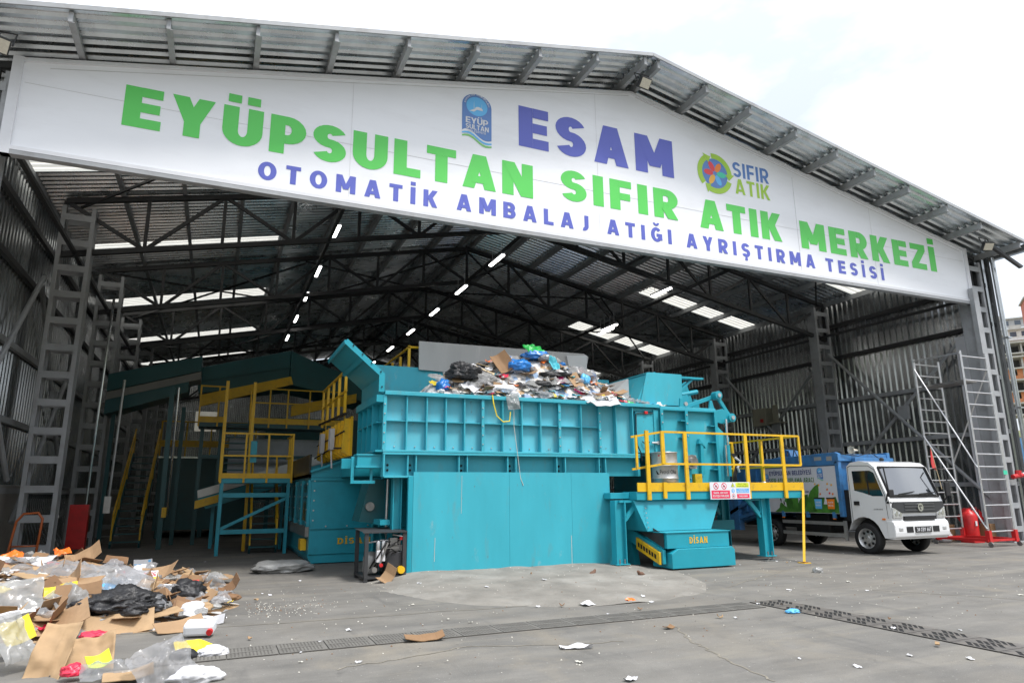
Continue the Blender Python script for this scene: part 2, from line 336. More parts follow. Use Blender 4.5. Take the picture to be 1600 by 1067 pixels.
def text(mb, st, o, xd, zd, width, height, t=.24, gap=.14, m=None, serif=False, space=.42, step=.0015):
    """lettering laid on a surface: o = lower left corner, xd / zd = unit directions, t = stroke weight; strokes step out a little so none share a plane"""
    xd, zd = Vector(xd), Vector(zd); nn = xd.cross(zd); o = Vector(o)
    lay = []; x = 0
    for c in st:
        if c == ' ': x += space; continue
        g, w = glyph(c, t); lay.append((x, g, w)); x += w+gap
    sx = width/(x-gap); k = 0
    def put(q, i):
        mb.add([o+xd*(px*sx)+zd*(py*height)+nn*(step*(1+i)) for px, py in q], [tuple(range(len(q)))], m)
    for x0, g, w in lay:
        for i, (kind, pts) in enumerate(g):
            if kind == 'q':
                pts2 = [(x0+p_[0], p_[1]) for p_ in pts]
                ar = sum(pts2[j][0]*pts2[(j+1) % 4][1]-pts2[(j+1) % 4][0]*pts2[j][1] for j in range(4))
                put(pts2 if ar > 0 else pts2[::-1], i)
            else:
                cx, cy, ro, so_, ri, si, A0, A1, n = pts; cx += x0
                if A1 < A0: A0, A1 = A1, A0
                e = [radians(A0+(A1-A0)*q/n) for q in range(n+1)]
                for q in range(n): put([(cx+ri*cos(e[q]), cy+si*sin(e[q])), (cx+ro*cos(e[q]), cy+so_*sin(e[q])), (cx+ro*cos(e[q+1]), cy+so_*sin(e[q+1])), (cx+ri*cos(e[q+1]), cy+si*sin(e[q+1]))], i)
            if serif and kind == 'q':
                for yy, y in ((0, .06), (1, .94)):
                    xs = [p_[0] for p_ in pts if abs(p_[1]-yy) < .001]
                    if len(xs) == 2 and max(xs)-min(xs) < t*1.5 and (yy == 0 or abs(pts[0][0]-pts[3][0]) < .001): xm = sum(xs)/2; put([(x0+xm-t*.75, y-.06), (x0+xm+t*.75, y-.06), (x0+xm+t*.75, y+.06), (x0+xm-t*.75, y+.06)], i+4)
def disc(mb, c, xd, zd, rx, rz, d=0, m=None, a0=0, a1=360, n=28, rot=0):
    xd, zd = Vector(xd), Vector(zd); nn = xd.cross(zd); cr, sr = cos(rot), sin(rot)
    pts = [(rx*cos(radians(a0+(a1-a0)*i/n)), rz*sin(radians(a0+(a1-a0)*i/n))) for i in range(n if a1-a0 == 360 else n+1)]
    mb.add([Vector(c)+xd*(u*cr-v*sr)+zd*(u*sr+v*cr)+nn*d for u, v in pts], [tuple(range(len(pts)))], m)
def flat(mb, o, xd, zd, poly, d=0, m=None):
    xd, zd = Vector(xd), Vector(zd); nn = xd.cross(zd)
    ar = sum(poly[i][0]*poly[(i+1) % len(poly)][1]-poly[(i+1) % len(poly)][0]*poly[i][1] for i in range(len(poly)))
    if ar < 0: poly = poly[::-1]
    mb.add([Vector(o)+xd*u+zd*v+nn*d for u, v in poly], [tuple(range(len(poly)))], m)
XD, ZD = (1, 0, 0), (0, 0, 1)        # a surface facing the yard (-y)
# ------------------------------------------------------------------ ground, hillside
g = MB(); g.add([(-400,-200,0),(500,-200,0),(500,500,0),(-400,500,0)], [(0,1,2,3)])
tag(g.build('ground', GROUND), kind='structure')
a = MB(); nx, ny = 80, 60; V = []; F = []                # hump of rough concrete poured against the front of the feeder
def hump(x, y):
    u = (x-5.75)/2.95; e = 9.0+2.6*abs(u)**3.2+.35*noise.noise((x*.8, 0, 0))+.12*noise.noise((x*3, 1, 0))
    if abs(u) > 1.04: return -.03
    f = (y-e)/(13.25-e)
    if f < 0: return -.03*min(1, -f*12)+.008
    f = min(1, f); return .008+.15*(f**.6)*max(0, 1-abs(u)**4)*(.85+.3*noise.noise((x*.7, y*.5, 2)))+.022*noise.noise((x*3, y*3, 5))*min(1, f*4)
for j in range(ny+1):
    for i in range(nx+1):
        x = 2.5+i*(8.9-2.5)/nx; y = 8.9+j*(13.9-8.9)/ny; V.append((x, y, hump(x, y)))
for j in range(ny):
    for i in range(nx): q = j*(nx+1)+i; F.append((q, q+1, q+nx+2, q+nx+1))
a.add(V, F); tag(a.build('concrete_apron', APRON, smooth=True), kind='structure')
# hillside far to the right with the unfinished town on it
HILL = mat('dry_hillside', (.30, .24, .15), .9, 0, .25, .08, dirt=(.10, .16, .05), dscale=.05, damt=.9, dlo=.45, dhi=.6)
h = MB(); V = []; F = []; n = 40
def hz(x, y): 
    t = max(0, min(1, (x-62)/110)); return -.3+15*t**1.1+1.8*noise.noise((x*.03, y*.03, 1))*t
for j in range(n+1):
    for i in range(n+1):
        x = 55+i*8; y = -60+j*8; V.append((x, y, hz(x, y)))
for j in range(n):
    for i in range(n): q = j*(n+1)+i; F.append((q, q+1, q+n+2, q+n+1))
h.add(V, F); tag(h.build('hillside', HILL, smooth=True), kind='structure')

ck = MB(); rc_ = random.Random(4)
for pts in ([(5.3, 7.3), (4.9, 6.4), (4.7, 5.6), (4.5, 4.8)], [(-1, 9.7), (3, 9.45), (7.2, 9.2)], [(8.1, 9.6), (12, 11.6), (19, 12.1)], [(10, 8.3), (11.2, 6.4), (11.8, 4.5)], [(1.2, 6.9), (2.6, 7.25), (4.4, 6.7)]):
    P_ = []
    for i in range(len(pts)-1):
        for k in range(14): t = k/14; P_.append((pts[i][0]*(1-t)+pts[i+1][0]*t+rc_.gauss(0, .02), pts[i][1]*(1-t)+pts[i+1][1]*t+rc_.gauss(0, .02)))
    for i in range(len(P_)-1):
        (xa, ya), (xb, yb) = P_[i], P_[i+1]; l = hypot(xb-xa, yb-ya) or 1; nx_, ny_ = -(yb-ya)/l*.011, (xb-xa)/l*.011
        ck.add([(xa-nx_, ya-ny_, .0035), (xb-nx_, yb-ny_, .0035), (xb+nx_, yb+ny_, .0035), (xa+nx_, ya+ny_, .0035)], [(0,1,2,3)])
tag(ck.build('ground_cracks', mat('dusty_crack', (.20, .18, .145), .9, 0, .3, 6)), kind='structure')
# unseen slope added behind the camera, shading the hall from low sky
h = MB(); V = []; F = []; n = 40
for j in range(n+1):
    for i in range(n+1):
        x = -260+i*14; y = -34-j*5; t = min(1, (-y-34)/75); V.append((x, y, -.4+33*t**.9+5*noise.noise((x*.02, y*.03, 1))*t))
for j in range(n):
    for i in range(n): q_ = j*(n+1)+i; F.append((q_, q_+n+1, q_+n+2, q_+1))
h.add(V, F); tag(h.build('hillside', mat('sky_blocking_slope', (.09, .10, .06), .9, 0, .4, .1), smooth=True), kind='structure')

# ------------------------------------------------------------------ floor drains: two runs of cast grates meeting in a corner
def grate(x0, y0, X1, Y1, along):
    b = MB(); b.box(x0, y0, .004, X1, Y1, .008, 1); z0, z1, e = .009, .0125, .03
    b.box(x0, y0, z0, X1, y0+e, z1, 0); b.box(x0, Y1-e, z0, X1, Y1, z1, 0); b.box(x0, y0+e, z0, x0+e, Y1-e, z1, 0); b.box(X1-e, y0+e, z0, X1, Y1-e, z1, 0)
    if along == 'x':
        for k in range(12): xx = x0+e+(X1-x0-2*e)*(k+.4)/12; b.box(xx, y0+e, z0+.001, xx+.022, Y1-e, z1-.001, 0)
        b.box(x0+e, (y0+Y1)/2-.02, z0+.002, X1-e, (y0+Y1)/2+.02, z1+.001, 0)
    else:
        L_ = (X1-x0-2*e-.06)/3; za, zb = z0+.0005, z1-.0005; sk_ = .13
        for i in range(3):
            xa = x0+e+i*(L_+.03); xb = xa+L_; ya, yb = y0+e, Y1-e
            if i: b.box(xa-.03, ya, za, xa, yb, z1+.0005, 0)
            b.prism([(xa, ya), (xb, ya), (xb, ya+sk_+.012), (xa, ya+.012)], za, zb, 'z', 0); b.prism([(xa, yb-sk_-.012), (xb, yb-.012), (xb, yb), (xa, yb)], za, zb, 'z', 0)
            n_ = 4; p_ = (yb-ya-sk_-.024)/n_
            for k in range(1, n_): yy = ya+.012+k*p_; b.prism([(xa, yy-.011), (xb, yy-.011+sk_), (xb, yy+.011+sk_), (xa, yy+.011)], za, zb, 'z', 0)
    return b.build('drain_grate', [IRON2, GRIT] if along == 'x' else [IRON, DARK])  # slotted run: black sheet under the bars stands in for the channel's shade
for k in range(17):
    tag(grate(-1.25+k*.5, 7.76, -1.25+k*.5+.488, 8.24, 'x'), 'dusty iron drain grate of the long run across the yard', 'drain grate', 'drain grates in the run across the yard')
for k in range(10):
    tag(grate(7.33, 8.2-(k+1)*.5, 7.87, 8.2-(k+1)*.5+.488, 'y'), 'open slotted iron drain grate of the run at lower right', 'drain grate', 'drain grates in the run at lower right')

# ------------------------------------------------------------------ the hall
FY = [13.65, 19.95, 26.2, 32.5, 38.8, 45.1, 51.6]; XL, XR, XC = -3.88, 22.75, 9.3; YB = 52.2; WL, WR = -4.85, 23.42
def rz(x): return 12.33-.203*abs(x-XC)
hall = thing('recycling_hall', 'open fronted steel hall with ribbed metal walls and gabled metal roof', 'building', (9.3, 33, 0))
def corr(mb, o, u, v, nrm, lu, lv, pitch, dep):
    o, u, v, nrm = map(Vector, (o, u, v, nrm)); n = max(1, round(lu/pitch)); p = lu/n
    pr = [(0, 0), (.38, 0), (.54, 1), (.84, 1)]
    pts = [(i*p+a*p, b*dep) for i in range(n) for a, b in pr]+[(lu, 0)]
    V = []
    for a, b in pts: V += [o+u*a+nrm*b, o+u*a+nrm*b+v*lv]
    mb.add(V, [(2*i, 2*i+2, 2*i+3, 2*i+1) for i in range(len(pts)-1)])
# roof: 0.25 m ribs running down the slope; a translucent strip near each eave in every bay
Y0R = 12.25; npit = int((YB+.3-Y0R)/.25); SK = [18.1, 24.75, 31.7, 39.3, 46.4]
def sk(i): y = Y0R+(i+.5)*.25; return any(abs(y-s) < .6 for s in SK)
cs = cos(math.atan(.203))
for sg, xe, lim in ((-1, -5.05, 1.4), (1, 23.75, 17.5)):
    b = MB(); vv = Vector((sg, 0, -.203)).normalized()
    i = 0
    while i < npit:
        j = i
        while j < npit and sk(j) == sk(i): j += 1
        xl = lim if sk(i) else xe
        corr(b, (XC, Y0R+i*.25, rz(XC)), (0,1,0), vv, (0,0,1), (j-i)*.25, abs(xl-XC)/cs, .25, .06)
        i = j
    b.build('roof_sheet', ROOFM, hall)
    for s in SK:
        b = MB(); ii = [i for i in range(npit) if abs(Y0R+(i+.5)*.25-s) < .6]
        corr(b, (lim, Y0R+ii[0]*.25, rz(lim)), (0,1,0), vv, (0,0,1), len(ii)*.25, abs(xe-lim)/cs, .25, .06)
        b.build('skylight', SKYL, hall)
# purlins (C sections running the depth of the hall and out under the eave)
pxs = [-4.75, -2.95, -1.45, .07, 1.55, 3.05, 4.6, 6.15, 7.7, 9.1, 9.5, 11.0, 12.42, 14.03, 15.53, 17.0, 18.4, 20.05, 21.6, 23.45]
for x in pxs:
    b = MB(); z = rz(x); b.box(x-.035, Y0R+.06, z-.21, x+.035, YB, z-.012); b.box(x-.035, Y0R+.06, z-.215, x+.075, YB, z-.205)
    b.build('purlin', GREY, hall)
b = MB(); b.box(23.62, Y0R-.02, rz(23.6)-.27, 23.8, YB, rz(23.6)-.05); b.build('gutter', GALV, hall)
for sg, xe in ((-1, -5.05), (1, 23.75)):                                   # verge flashing along the front edge
    b = MB(); b.bar((XC, Y0R-.004, rz(XC)+.04), (xe, Y0R-.004, rz(xe)+.04), .03, .09); b.build('verge_flashing', GREY, hall)
# battened columns
def column(x, y, top):
    b = MB(); w, d = .34, .17
    for sx in (-1, 1):
        for sy in (-1, 1): b.box(x+sx*w-.05, y+sy*d-.035, 0, x+sx*w+.05, y+sy*d+.035, top)
        b.box(x+sx*w-.045 if sx < 0 else x+w+.035, y-d, .02, x-w-.035 if sx < 0 else x+sx*w+.045, y+d, top-.01)
    z = .3
    while z < top-.1:
        for sy in (-1, 1): b.box(x-w, y+sy*(d+.037)-.006, z, x+w, y+sy*(d+.037)+.006, z+.17)
        z += .70
    b.box(x-.5, y-.3, 0, x+.5, y+.3, .03)
    b.build('column', GREY, hall)
for y in FY:
    column(XL if y > 14 else -4.35, y, rz(XL)-.55); column(XR, y, rz(XR)-.55)
# roof trusses with parallel chords
for y in FY:
    b = MB(); D = 1.5
    for sg, xe in ((-1, XL-.35), (1, XR+.35)):
        N = 7; X = [XC+sg*abs(xe-XC)*i/N for i in range(N+1)]
        for dz in (-.30, -.30-D): b.bar((XC, y, rz(XC)+dz), (xe, y, rz(xe)+dz), .14, .14)
        for i in range(N):
            b.bar((X[i+1], y, rz(X[i+1])-.3), (X[i+1], y, rz(X[i+1])-.3-D), .08, .09)
            p0, p1 = (0, -D) if i % 2 else (-D, 0)
            b.bar((X[i], y, rz(X[i])-.3+p0), (X[i+1], y, rz(X[i+1])-.3+p1), .07, .1)
    b.bar((XC, y, rz(XC)-.3), (XC, y, rz(XC)-.3-D), .08, .09)
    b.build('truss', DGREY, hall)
# lengthwise ties and roof bracing
for x in (XL, 2.6, 9.3, 16, XR):
    b = MB(); z = rz(x)-1.8; b.bar((x, FY[0], z), (x, FY[-1], z), .09, .09); b.build('longitudinal_tie', DGREY, hall)
for k in (0, 2, 4):
    for xa, xb in ((XL, 2.6), (2.6, 9.3), (9.3, 16), (16, XR)):
        b = MB(); b.bar((xa, FY[k], rz(xa)-.42), (xb, FY[k+1], rz(xb)-.42), .06, .06); b.bar((xb, FY[k], rz(xb)-.5), (xa, FY[k+1], rz(xa)-.5), .06, .06)
        b.build('roof_brace', DGREY, hall)
# wall sheeting, concrete plinth, girts, bracing
b = MB(); corr(b, (WL, 13.6, 1.55), (0,1,0), (0,0,1), (-1,0,0), YB-13.6, rz(WL)-1.6, .25, .045); b.build('left_wall', GALV, hall)
b = MB(); corr(b, (WR, 13.3, .25), (0,1,0), (0,0,1), (1,0,0), YB-13.3, rz(WR)-.3, .25, .045); b.build('right_wall', GALV, hall)
b = MB(); b.box(WL-.2, 13.4, -.05, WL+.12, 22.6, 1.9); b.build('concrete_plinth', CONC, hall, bevel=.02)
b = MB()                                                                    # bent sheets hanging down below the left girt
for k in range(26):
    y = 22.8+k*.25; o = [(WL, y), (WL, y+.1)]; bow = .55*max(0, 1-abs(k-9)/14)
    pr = [(1.9, 0), (1.3, .02), (.8, bow*.45), (.35, bow), (.12, bow*1.25)]
    for s0 in (0, .13):
        V = []
        for z, dx in pr: V += [(WL+dx+(.04 if s0 else 0), y+s0, z), (WL+dx+(.04 if s0 else 0), y+s0+.12, z)]
        b.add(V, [(2*i, 2*i+1, 2*i+3, 2*i+2) for i in range(4)])
b.build('bent_sheet', GALV, hall)
b = MB(); b.box(WR-.1, 13.3, -.02, WR+.15, YB, .3); b.build('concrete_plinth', CONC, hall)
b = MB(); b.box(WL-.45, 22.6, -.05, WL-.3, 29.2, 2.0); b.build('concrete_plinth', CONC, hall)  # outer wall added to stop daylight showing behind the bent sheets
b = MB(); b.box(WL-.2, 29.2, -.05, WL+.12, YB, 1.9); b.build('concrete_plinth', CONC, hall)
for x, sx in ((WL+.1, 1), (WR-.1, -1)):
    for z in (1.75, 3.4, 5.15, 6.95, 8.3):
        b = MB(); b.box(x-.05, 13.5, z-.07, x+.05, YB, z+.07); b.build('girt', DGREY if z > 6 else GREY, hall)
    for ya, yb in ((FY[0], FY[1]), (FY[1], FY[2])):
        xx = x+sx*.16
        b = MB(); b.tube([(xx, ya+.4, 7.0), (xx, yb-.1, 2.0)], .06, 8); b.tube([(xx+sx*.13, yb-.1, 7.1), (xx+sx*.13, ya+.3, 1.0)], .06, 8)
        b.box(min(xx, xx+sx*.12), (ya+yb)/2-.1, 4.1, max(xx, xx+sx*.12), (ya+yb)/2+.3, 4.6)
        b.build('wall_brace', GREY, hall)
b = MB(); corr(b, (WL, YB, 0), (1,0,0), (0,0,1), (0,1,0), 4.6, 6.0, .25, .045); corr(b, (WL, YB, 6.0), (1,0,0), (0,0,1), (0,1,0), 3.2, 1.4, .25, .045); corr(b, (WL+4.6, YB, 0), (1,0,0), (0,0,1), (0,1,0), WR-WL-4.6, 9.2, .25, .045)
corr(b, (WL, YB, 7.4), (1,0,0), (0,0,1), (0,1,0), 4.6, 1.8, .25, .045)
b.add([(WL, YB+.02, 9.2), (WR, YB+.02, 9.2), (XC, YB+.02, 12.1)], [(0,1,2)])
b.build('back_wall', GALV, hall)
b = MB(); b.box(WL+3.2, YB+.03, 6.0, WL+4.6, YB+.05, 7.4); b.build('skylight', SKYL, hall)
b = MB(); b.tube([(23.5, 13.25, 9.2), (23.5, 13.2, 0)], .075, 12); [b.box(23.4, 13.1, z, 23.6, 13.35, z+.05) for z in (1.8, 4.1, 6.4)]; b.build('downpipe', GALV, hall)
b = MB(); b.box(22.2, 13.25, 0, 22.45, 13.4, 8); b.build('door_jamb', GREY, hall)
b = MB(); b.prism([(22.6, 9.2), (22.72, 9.25), (24.0, 8.78), (23.9, 8.7)], 12.6, 12.7); b.build('verge_strut', DGREY, hall)
b = MB(); b.box(23.1, 14.3, .3, 23.3, 14.65, 6.7); b.build('white_wall_post', WFRAME, hall)

# ------------------------------------------------------------------ banner over the opening
BY = 13.42
ban = thing('sign_board', 'long white gabled sign board with green and blue lettering across the hall front', 'sign', (9.3, 13.5, 7.5))
poly = [(-3.85, 7.58), (22.36, 7.58), (22.33, 9.36), (9.36, 12.02), (-3.83, 9.34)]
b = MB(); b.prism(poly, BY, BY+.1); b.build('board', WHITE, ban)
b = MB(); b.box(-3.95, BY-.03, 7.5, 22.45, BY+.14, 7.58, 1); b.box(-3.97, BY-.035, 7.5, -3.80, BY+.14, 9.42, 0); b.box(22.28, BY-.035, 7.5, 22.44, BY+.14, 9.44, 0)
b.box(-3.9, BY-.034, 7.585, 22.4, BY-.002, 7.66, 0)
for xe in (-3.8, 22.3): b.bar((xe, BY-.02, rz(xe)-.305), (9.36, BY-.02, rz(9.36)-.33), .05, .07, m=0)
b.build('frame', [WFRAME, GREY], ban)
b = MB(); b.bar((-3.75, BY-.003, 8.93), (22.2, BY-.003, 8.97), .004, .008); b.bar((14.9, BY-.003, 7.7), (14.9, BY-.003, 10.6), .012, .004, (1,0,0))
b.bar((-3.4, BY-.003, 9.3), (9.3, BY-.003, 11.9), .004, .014); b.bar((9.5, BY-.003, 11.9), (22.1, BY-.003, 9.3), .004, .014)
[b.bar((x, BY-.003, 7.68), (x, BY-.003, rz(x)-.42), .003, .006, (1,0,0)) for x in (2.1, 8.25, 18.0)]
b.build('seam', mat('seam_grey', (.6, .6, .61), .6), ban)
def letters(name, m, items):
    for st, x0, x1, z, hgt, t, gp in items: b = MB(); text(b, st, (x0, BY-.004, z), XD, ZD, x1-x0, hgt, t, gp); b.build(name, m, ban)
letters('lettering', GREEN, [('EYÜPSULTAN', -2.17, 6.43, 8.44, .85, .27, .13), ('SIFIR', 7.19, 10.68, 8.56, .82, .27, .17), ('ATIK', 11.36, 14.28, 8.49, .84, .27, .13), ('MERKEZİ', 15.0, 20.83, 8.42, .84, .27, .16)])
letters('lettering', INDIGO, [('ESAM', 6.07, 10.62, 9.76, 1.08, .28, .15)])
letters('lettering', INDIGO, [('OTOMATİK', .29, 4.06, 7.80, .40, .25, .40), ('AMBALAJ', 4.5, 7.93, 7.84, .40, .25, .40), ('ATIĞI', 8.45, 10.41, 7.86, .40, .25, .40), ('AYRIŞTIRMA', 10.87, 15.45, 7.85, .40, .25, .40), ('TESİSİ', 15.88, 18.3, 7.83, .40, .25, .40)])
def emblem(o, xd, par, s, name='emblem'):
    """tall blue badge with rounded top: sky blue roundel with a skyline, three lines of lettering, waves under it; s = width"""
    b = MB(); xd = Vector(xd); O = Vector(o); N_ = xd.cross(Vector(ZD))*.0095
    body = [(0, .42), (0, 1.35)]+[(.5+.5*cos(radians(a)), 1.35+.42*sin(radians(a))) for a in range(180, -1, -15)]+[(1, .22)]+[(1-.1*k, .22+.25*(k/10)**1.2-.08*sin(k*pi/5)) for k in range(1, 10)]
    flat(b, O, xd, ZD, [(u*s, v*s) for u, v in body], .004, 0)
    c = O+xd*.5*s+Vector(ZD)*1.33*s; disc(b, c, xd, ZD, .36*s, .33*s, .006, 1)
    for u, w, hh in ((-.1, .018, .3), (.16, .018, .25)): flat(b, c, xd, ZD, [((u-w/2)*s, -.1*s), ((u+w/2)*s, -.1*s), (u*s, (-.1+hh)*s)], .0075, 2)
    flat(b, c, xd, ZD, [(x*s, y*s) for x, y in ((-.26, -.2), (-.1, -.2), (.0, -.11), (.2, -.12), (.19, -.06), (.12, -.02), (.04, .0), (-.04, -.03), (-.08, -.1), (-.16, -.14))], .0085, 2)
    text(b, 'EYÜP', O+N_+xd*.12*s+Vector(ZD)*.70*s, xd, ZD, .76*s, .21*s, .2, .06, 2, step=.0006)
    text(b, 'SULTAN', O+N_+xd*.12*s+Vector(ZD)*.5*s, xd, ZD, .78*s, .17*s, .2, .07, 2, step=.0006)
    text(b, 'BELEDİYESİ', O+N_+xd*.2*s+Vector(ZD)*.40*s, xd, ZD, .6*s, .075*s, .15, .12, 2, step=.0006)
    for k, ch in enumerate('EYÜPSULTAN MUNICIPALITY'):
        if ch == ' ': continue
        an = radians(168-k*156/22); x = Vector((0,0,0))+xd*sin(an)+Vector(ZD)*(-cos(an)); z = xd*cos(an)+Vector(ZD)*sin(an)
        text(b, ch, c+N_+z*.385*s-x*.02*s, x, z, .04*s, .055*s, .2, .1, 2, step=.0004) if ch != ' ' else None
    for d, m in ((.0, 3), (-.10, 4)):
        up_ = [(.0+.1*k, .36+d-.22*(k/10)**1.3+.08*sin(k*pi/5)) for k in range(11)]
        lo_ = [(x, z-(.055+.02*sin(x*pi))) for x, z in up_]
        for k in range(10): flat(b, O, xd, ZD, [(u*s, v*s) for u, v in (lo_[k], lo_[k+1], up_[k+1], up_[k])], .005, m)
    return b.build(name, [LBLUE, SKYB, WFRAME, SKYB, mat('wave_green', (.2, .55, .16), .4, 0, .03)], par)
emblem((4.62, BY-.002, 9.55), XD, ban, .74)
b = MB(); c = Vector((12.02, BY-.002, 10.17))                               # recycling roundel with six petals
disc(b, c, XD, ZD, .44, .44, .004, 0)
for k in range(3):
    a0 = 100-k*120; n = 10; P0 = [(.6*cos(radians(a0-9.5*i)), .6*sin(radians(a0-9.5*i))) for i in range(n+1)]; P1 = [(.44*cos(radians(a0-9.5*i)), .44*sin(radians(a0-9.5*i))) for i in range(n+1)]
    for i in range(n): flat(b, c, XD, ZD, [P1[i], P1[i+1], P0[i+1], P0[i]], .006, 1)
    e = radians(a0-95); tip = radians(a0-116)
    flat(b, c, XD, ZD, [(.36*cos(e), .36*sin(e)), (.68*cos(e), .68*sin(e)), (.5*cos(tip), .5*sin(tip))], .008, 1)
for k, m in enumerate((2, 3, 4, 5, 6, 2)):
    an = radians(118-k*60); disc(b, c+Vector((.22*cos(an), 0, .22*sin(an))), XD, ZD, .16, .085, .006, m, rot=an)
b.build('emblem', [LBLUE, LIME, RED, ORANGE, TURQ, SKYB, AMBER], ban)
letters('lettering', LBLUE, [('SIFIR', 12.67, 13.98, 10.21, .46, .2, .14)])
letters('lettering', LIME, [('ATIK', 12.7, 13.97, 9.7, .46, .2, .14)])

# ------------------------------------------------------------------ lamps
LED = emat('led_tube', (1, .97, .92), 7)
ordn = ['nearest', 'second', 'third', 'fourth', 'fifth', 'sixth']
def led(x, y, z, label, ln=1.25):
    t = thing('ceiling_light', label, 'ceiling light', (x, y, z), 'lit tube lamps hung under the hall roof')
    b = MB(); b.box(x-.07, y-ln/2, z+.02, x+.07, y+ln/2, z+.09); b.tube([(x, y-.4, z+.09), (x, y-.4, z+.6)], .008, 5); b.tube([(x, y+.4, z+.09), (x, y+.4, z+.6)], .008, 5); b.build('housing', WFRAME, t)
    b = MB(); b.box(x-.055, y-ln/2+.02, z-.02, x+.055, y+ln/2-.02, z+.02); b.build('diffuser', LED, t)
for i, y in enumerate((20.3, 24.4, 27.9, 31.8, 36.0)): led(2.85, y, 9.6, f'{ordn[i]} lit tube lamp of the left ceiling row, counted from the entrance')
for i, y in enumerate((20.8, 24.6, 28.3, 32.4, 36.8, 41.5)): led(8.5, y, 9.6, f'{ordn[i]} lit tube lamp of the middle ceiling row, counted from the entrance')
for i, (px_, py_) in enumerate(((1033, 457), (952, 512), (946, 518))):
    p = P(px_, py_, X=15.2); led(p.x, p.y, p.z, f'{ordn[i]} lit tube lamp of the right ceiling row near the bright skylights')
def flood(p, yawd, label):
    t = thing('floodlight', label, 'floodlight', p); x, y, z = p; q = radians(yawd)
    M = Matrix.Translation(p) @ Matrix.Rotation(q, 4, 'Z') @ Matrix.Rotation(radians(38), 4, 'X')
    b = MB(); b.M = M; b.box(-.17, -.05, -.14, .17, .06, .14); b.tube([(0, .05, 0), (0, .2, .15)], .025, 6); b.build('housing', DGREY, t, bevel=.01)
    b = MB(); b.M = M; b.box(-.145, -.062, -.115, .145, -.051, .115); b.build('lens', mat('lamp_glass', (.62, .58, .48), .2, 0, .1, 20), t)
    b = MB(); b.tube([(x-.2, y+.02, z+.02), (x-.22, y+.1, z+.3), (x+.22, y+.1, z+.3), (x+.2, y+.02, z+.02)], .015, 6); b.build('bracket', DGREY, t)
flood(Vector((9.2, 12.55, 11.72)), 8, 'black floodlight under the ridge of the roof overhang')
flood(Vector((22.25, 12.6, 9.22)), -20, 'floodlight under the right end of the roof overhang')
flood(Vector((-3.98, 12.6, 9.1)), 25, 'floodlight at the left end of the roof overhang, cut by the picture edge')
# ------------------------------------------------------------------ big teal feeder
fe = thing('waste_feeder', 'huge teal ribbed steel feeding bin heaped with waste', 'waste machine', (7, 14.4, 0))
ribs = [3.03, 3.46, 3.88, 4.29, 4.70, 5.13, 5.57, 6.02, 6.47, 6.96, 7.49, 7.99]
b = MB(); b.box(3.0, 13.44, 2.42, 11.3, 13.47, 3.60); b.build('side_sheet', RIBS, fe)
for x in ribs+[8.41, 8.87]:
    b = MB(); b.box(x-.012, 13.30, 2.46, x+.012, 13.438, 3.545)
    if x in (3.03, 5.13-.0, 6.96, 7.99): b.box(x-.055, 13.29, 2.46, x+.0, 13.3, 3.545)
    b.build('rib', TEALW, fe)
b = MB()
for i in range(len(ribs)-1): b.box(ribs[i]+.013, 13.33, 3.03, ribs[i+1]-.013, 13.438, 3.045)
b.build('stiffener', TEALW, fe)
b = MB(); b.box(2.99, 13.26, 3.55, 9.62, 13.5, 3.63); b.box(9.64, 13.27, 3.53, 11.3, 13.5, 3.6); b.build('top_rail', TEALW, fe, bevel=.006)
b = MB(); b.box(2.98, 13.27, 2.41, 9.0, 13.438, 2.455); b.box(2.99, 13.265, 2.36, 9.0, 13.6, 2.402); b.build('bottom_flange', TEALW, fe, bevel=.005)
b = MB()
for x in (3.03, 5.13, 6.96, 7.99): b.bolts([(x-.03, 13.29, 2.6+k*.19) for k in range(5)], .014)
for i in range(len(ribs)-1): b.bolts([((ribs[i]+ribs[i+1])/2, 13.44, 2.53)], .014)
b.build('bolts', ALU, fe)
# lower longitudinal beam with stiffeners
b = MB(); b.box(3.03, 13.44, 1.95, 9.1, 13.47, 2.36); b.box(3.02, 13.28, 1.91, 3.62, 13.5, 1.95); b.box(3.0, 13.27, 1.93, 3.03, 13.5, 2.36)
b.box(8.05, 13.30, 1.50+.0, 9.0, 13.45, 1.54) if False else None
b.build('beam', TEALW, fe, bevel=.004)
for x in (3.5, 3.67, 4.58, 4.76, 5.67, 5.86, 6.84, 7.05, 7.91, 8.08, 8.95):
    b = MB(); b.box(x-.012, 13.29, 1.96, x+.012, 13.438, 2.355); b.build('beam_stiffener', TEALW, fe)
b = MB()
for x0 in (3.12, 3.58, 4.67, 5.77, 6.95, 8.0): b.bolts([(x0, 13.438, 2.06), (x0, 13.438, 2.16)], .025)
b.build('bolt_holes', DARK, fe)
# left end and flared wing
b = MB(); b.box(3.0, 13.48, 2.42, 3.03, 15.5, 3.6)
for y in (13.85, 14.35, 14.85, 15.35): b.box(2.86, y-.012, 2.43, 2.998, y+.012, 3.58)
b.box(2.88, 13.48, 3.0, 2.997, 15.5, 3.02); b.box(2.84, 13.3, 2.41, 2.998, 15.5, 2.45)
b.build('end_wall', TEAL, fe)
b = MB(); b.prism([(2.97, 3.57), (2.97, 3.955), (2.195, 4.605), (2.175, 4.575), (2.94, 3.935), (2.94, 3.57)], 13.296, 15.45)       # flared plate
b.prism([(2.975, 3.60), (2.975, 3.97), (2.20, 4.63), (2.14, 4.54), (2.86, 3.93), (2.86, 3.60)], 13.27, 13.295)
b.bar((2.16, 13.3, 4.56), (2.16, 15.45, 4.56), .03, .1); b.bar((2.50, 13.32, 4.25), (2.50, 15.4, 4.25), .1, .03, (1,0,1))
b.box(2.83, 13.3, 3.40, 3.01, 15.45, 3.545)
b.build('flared_wing', TEAL, fe)
b = MB()
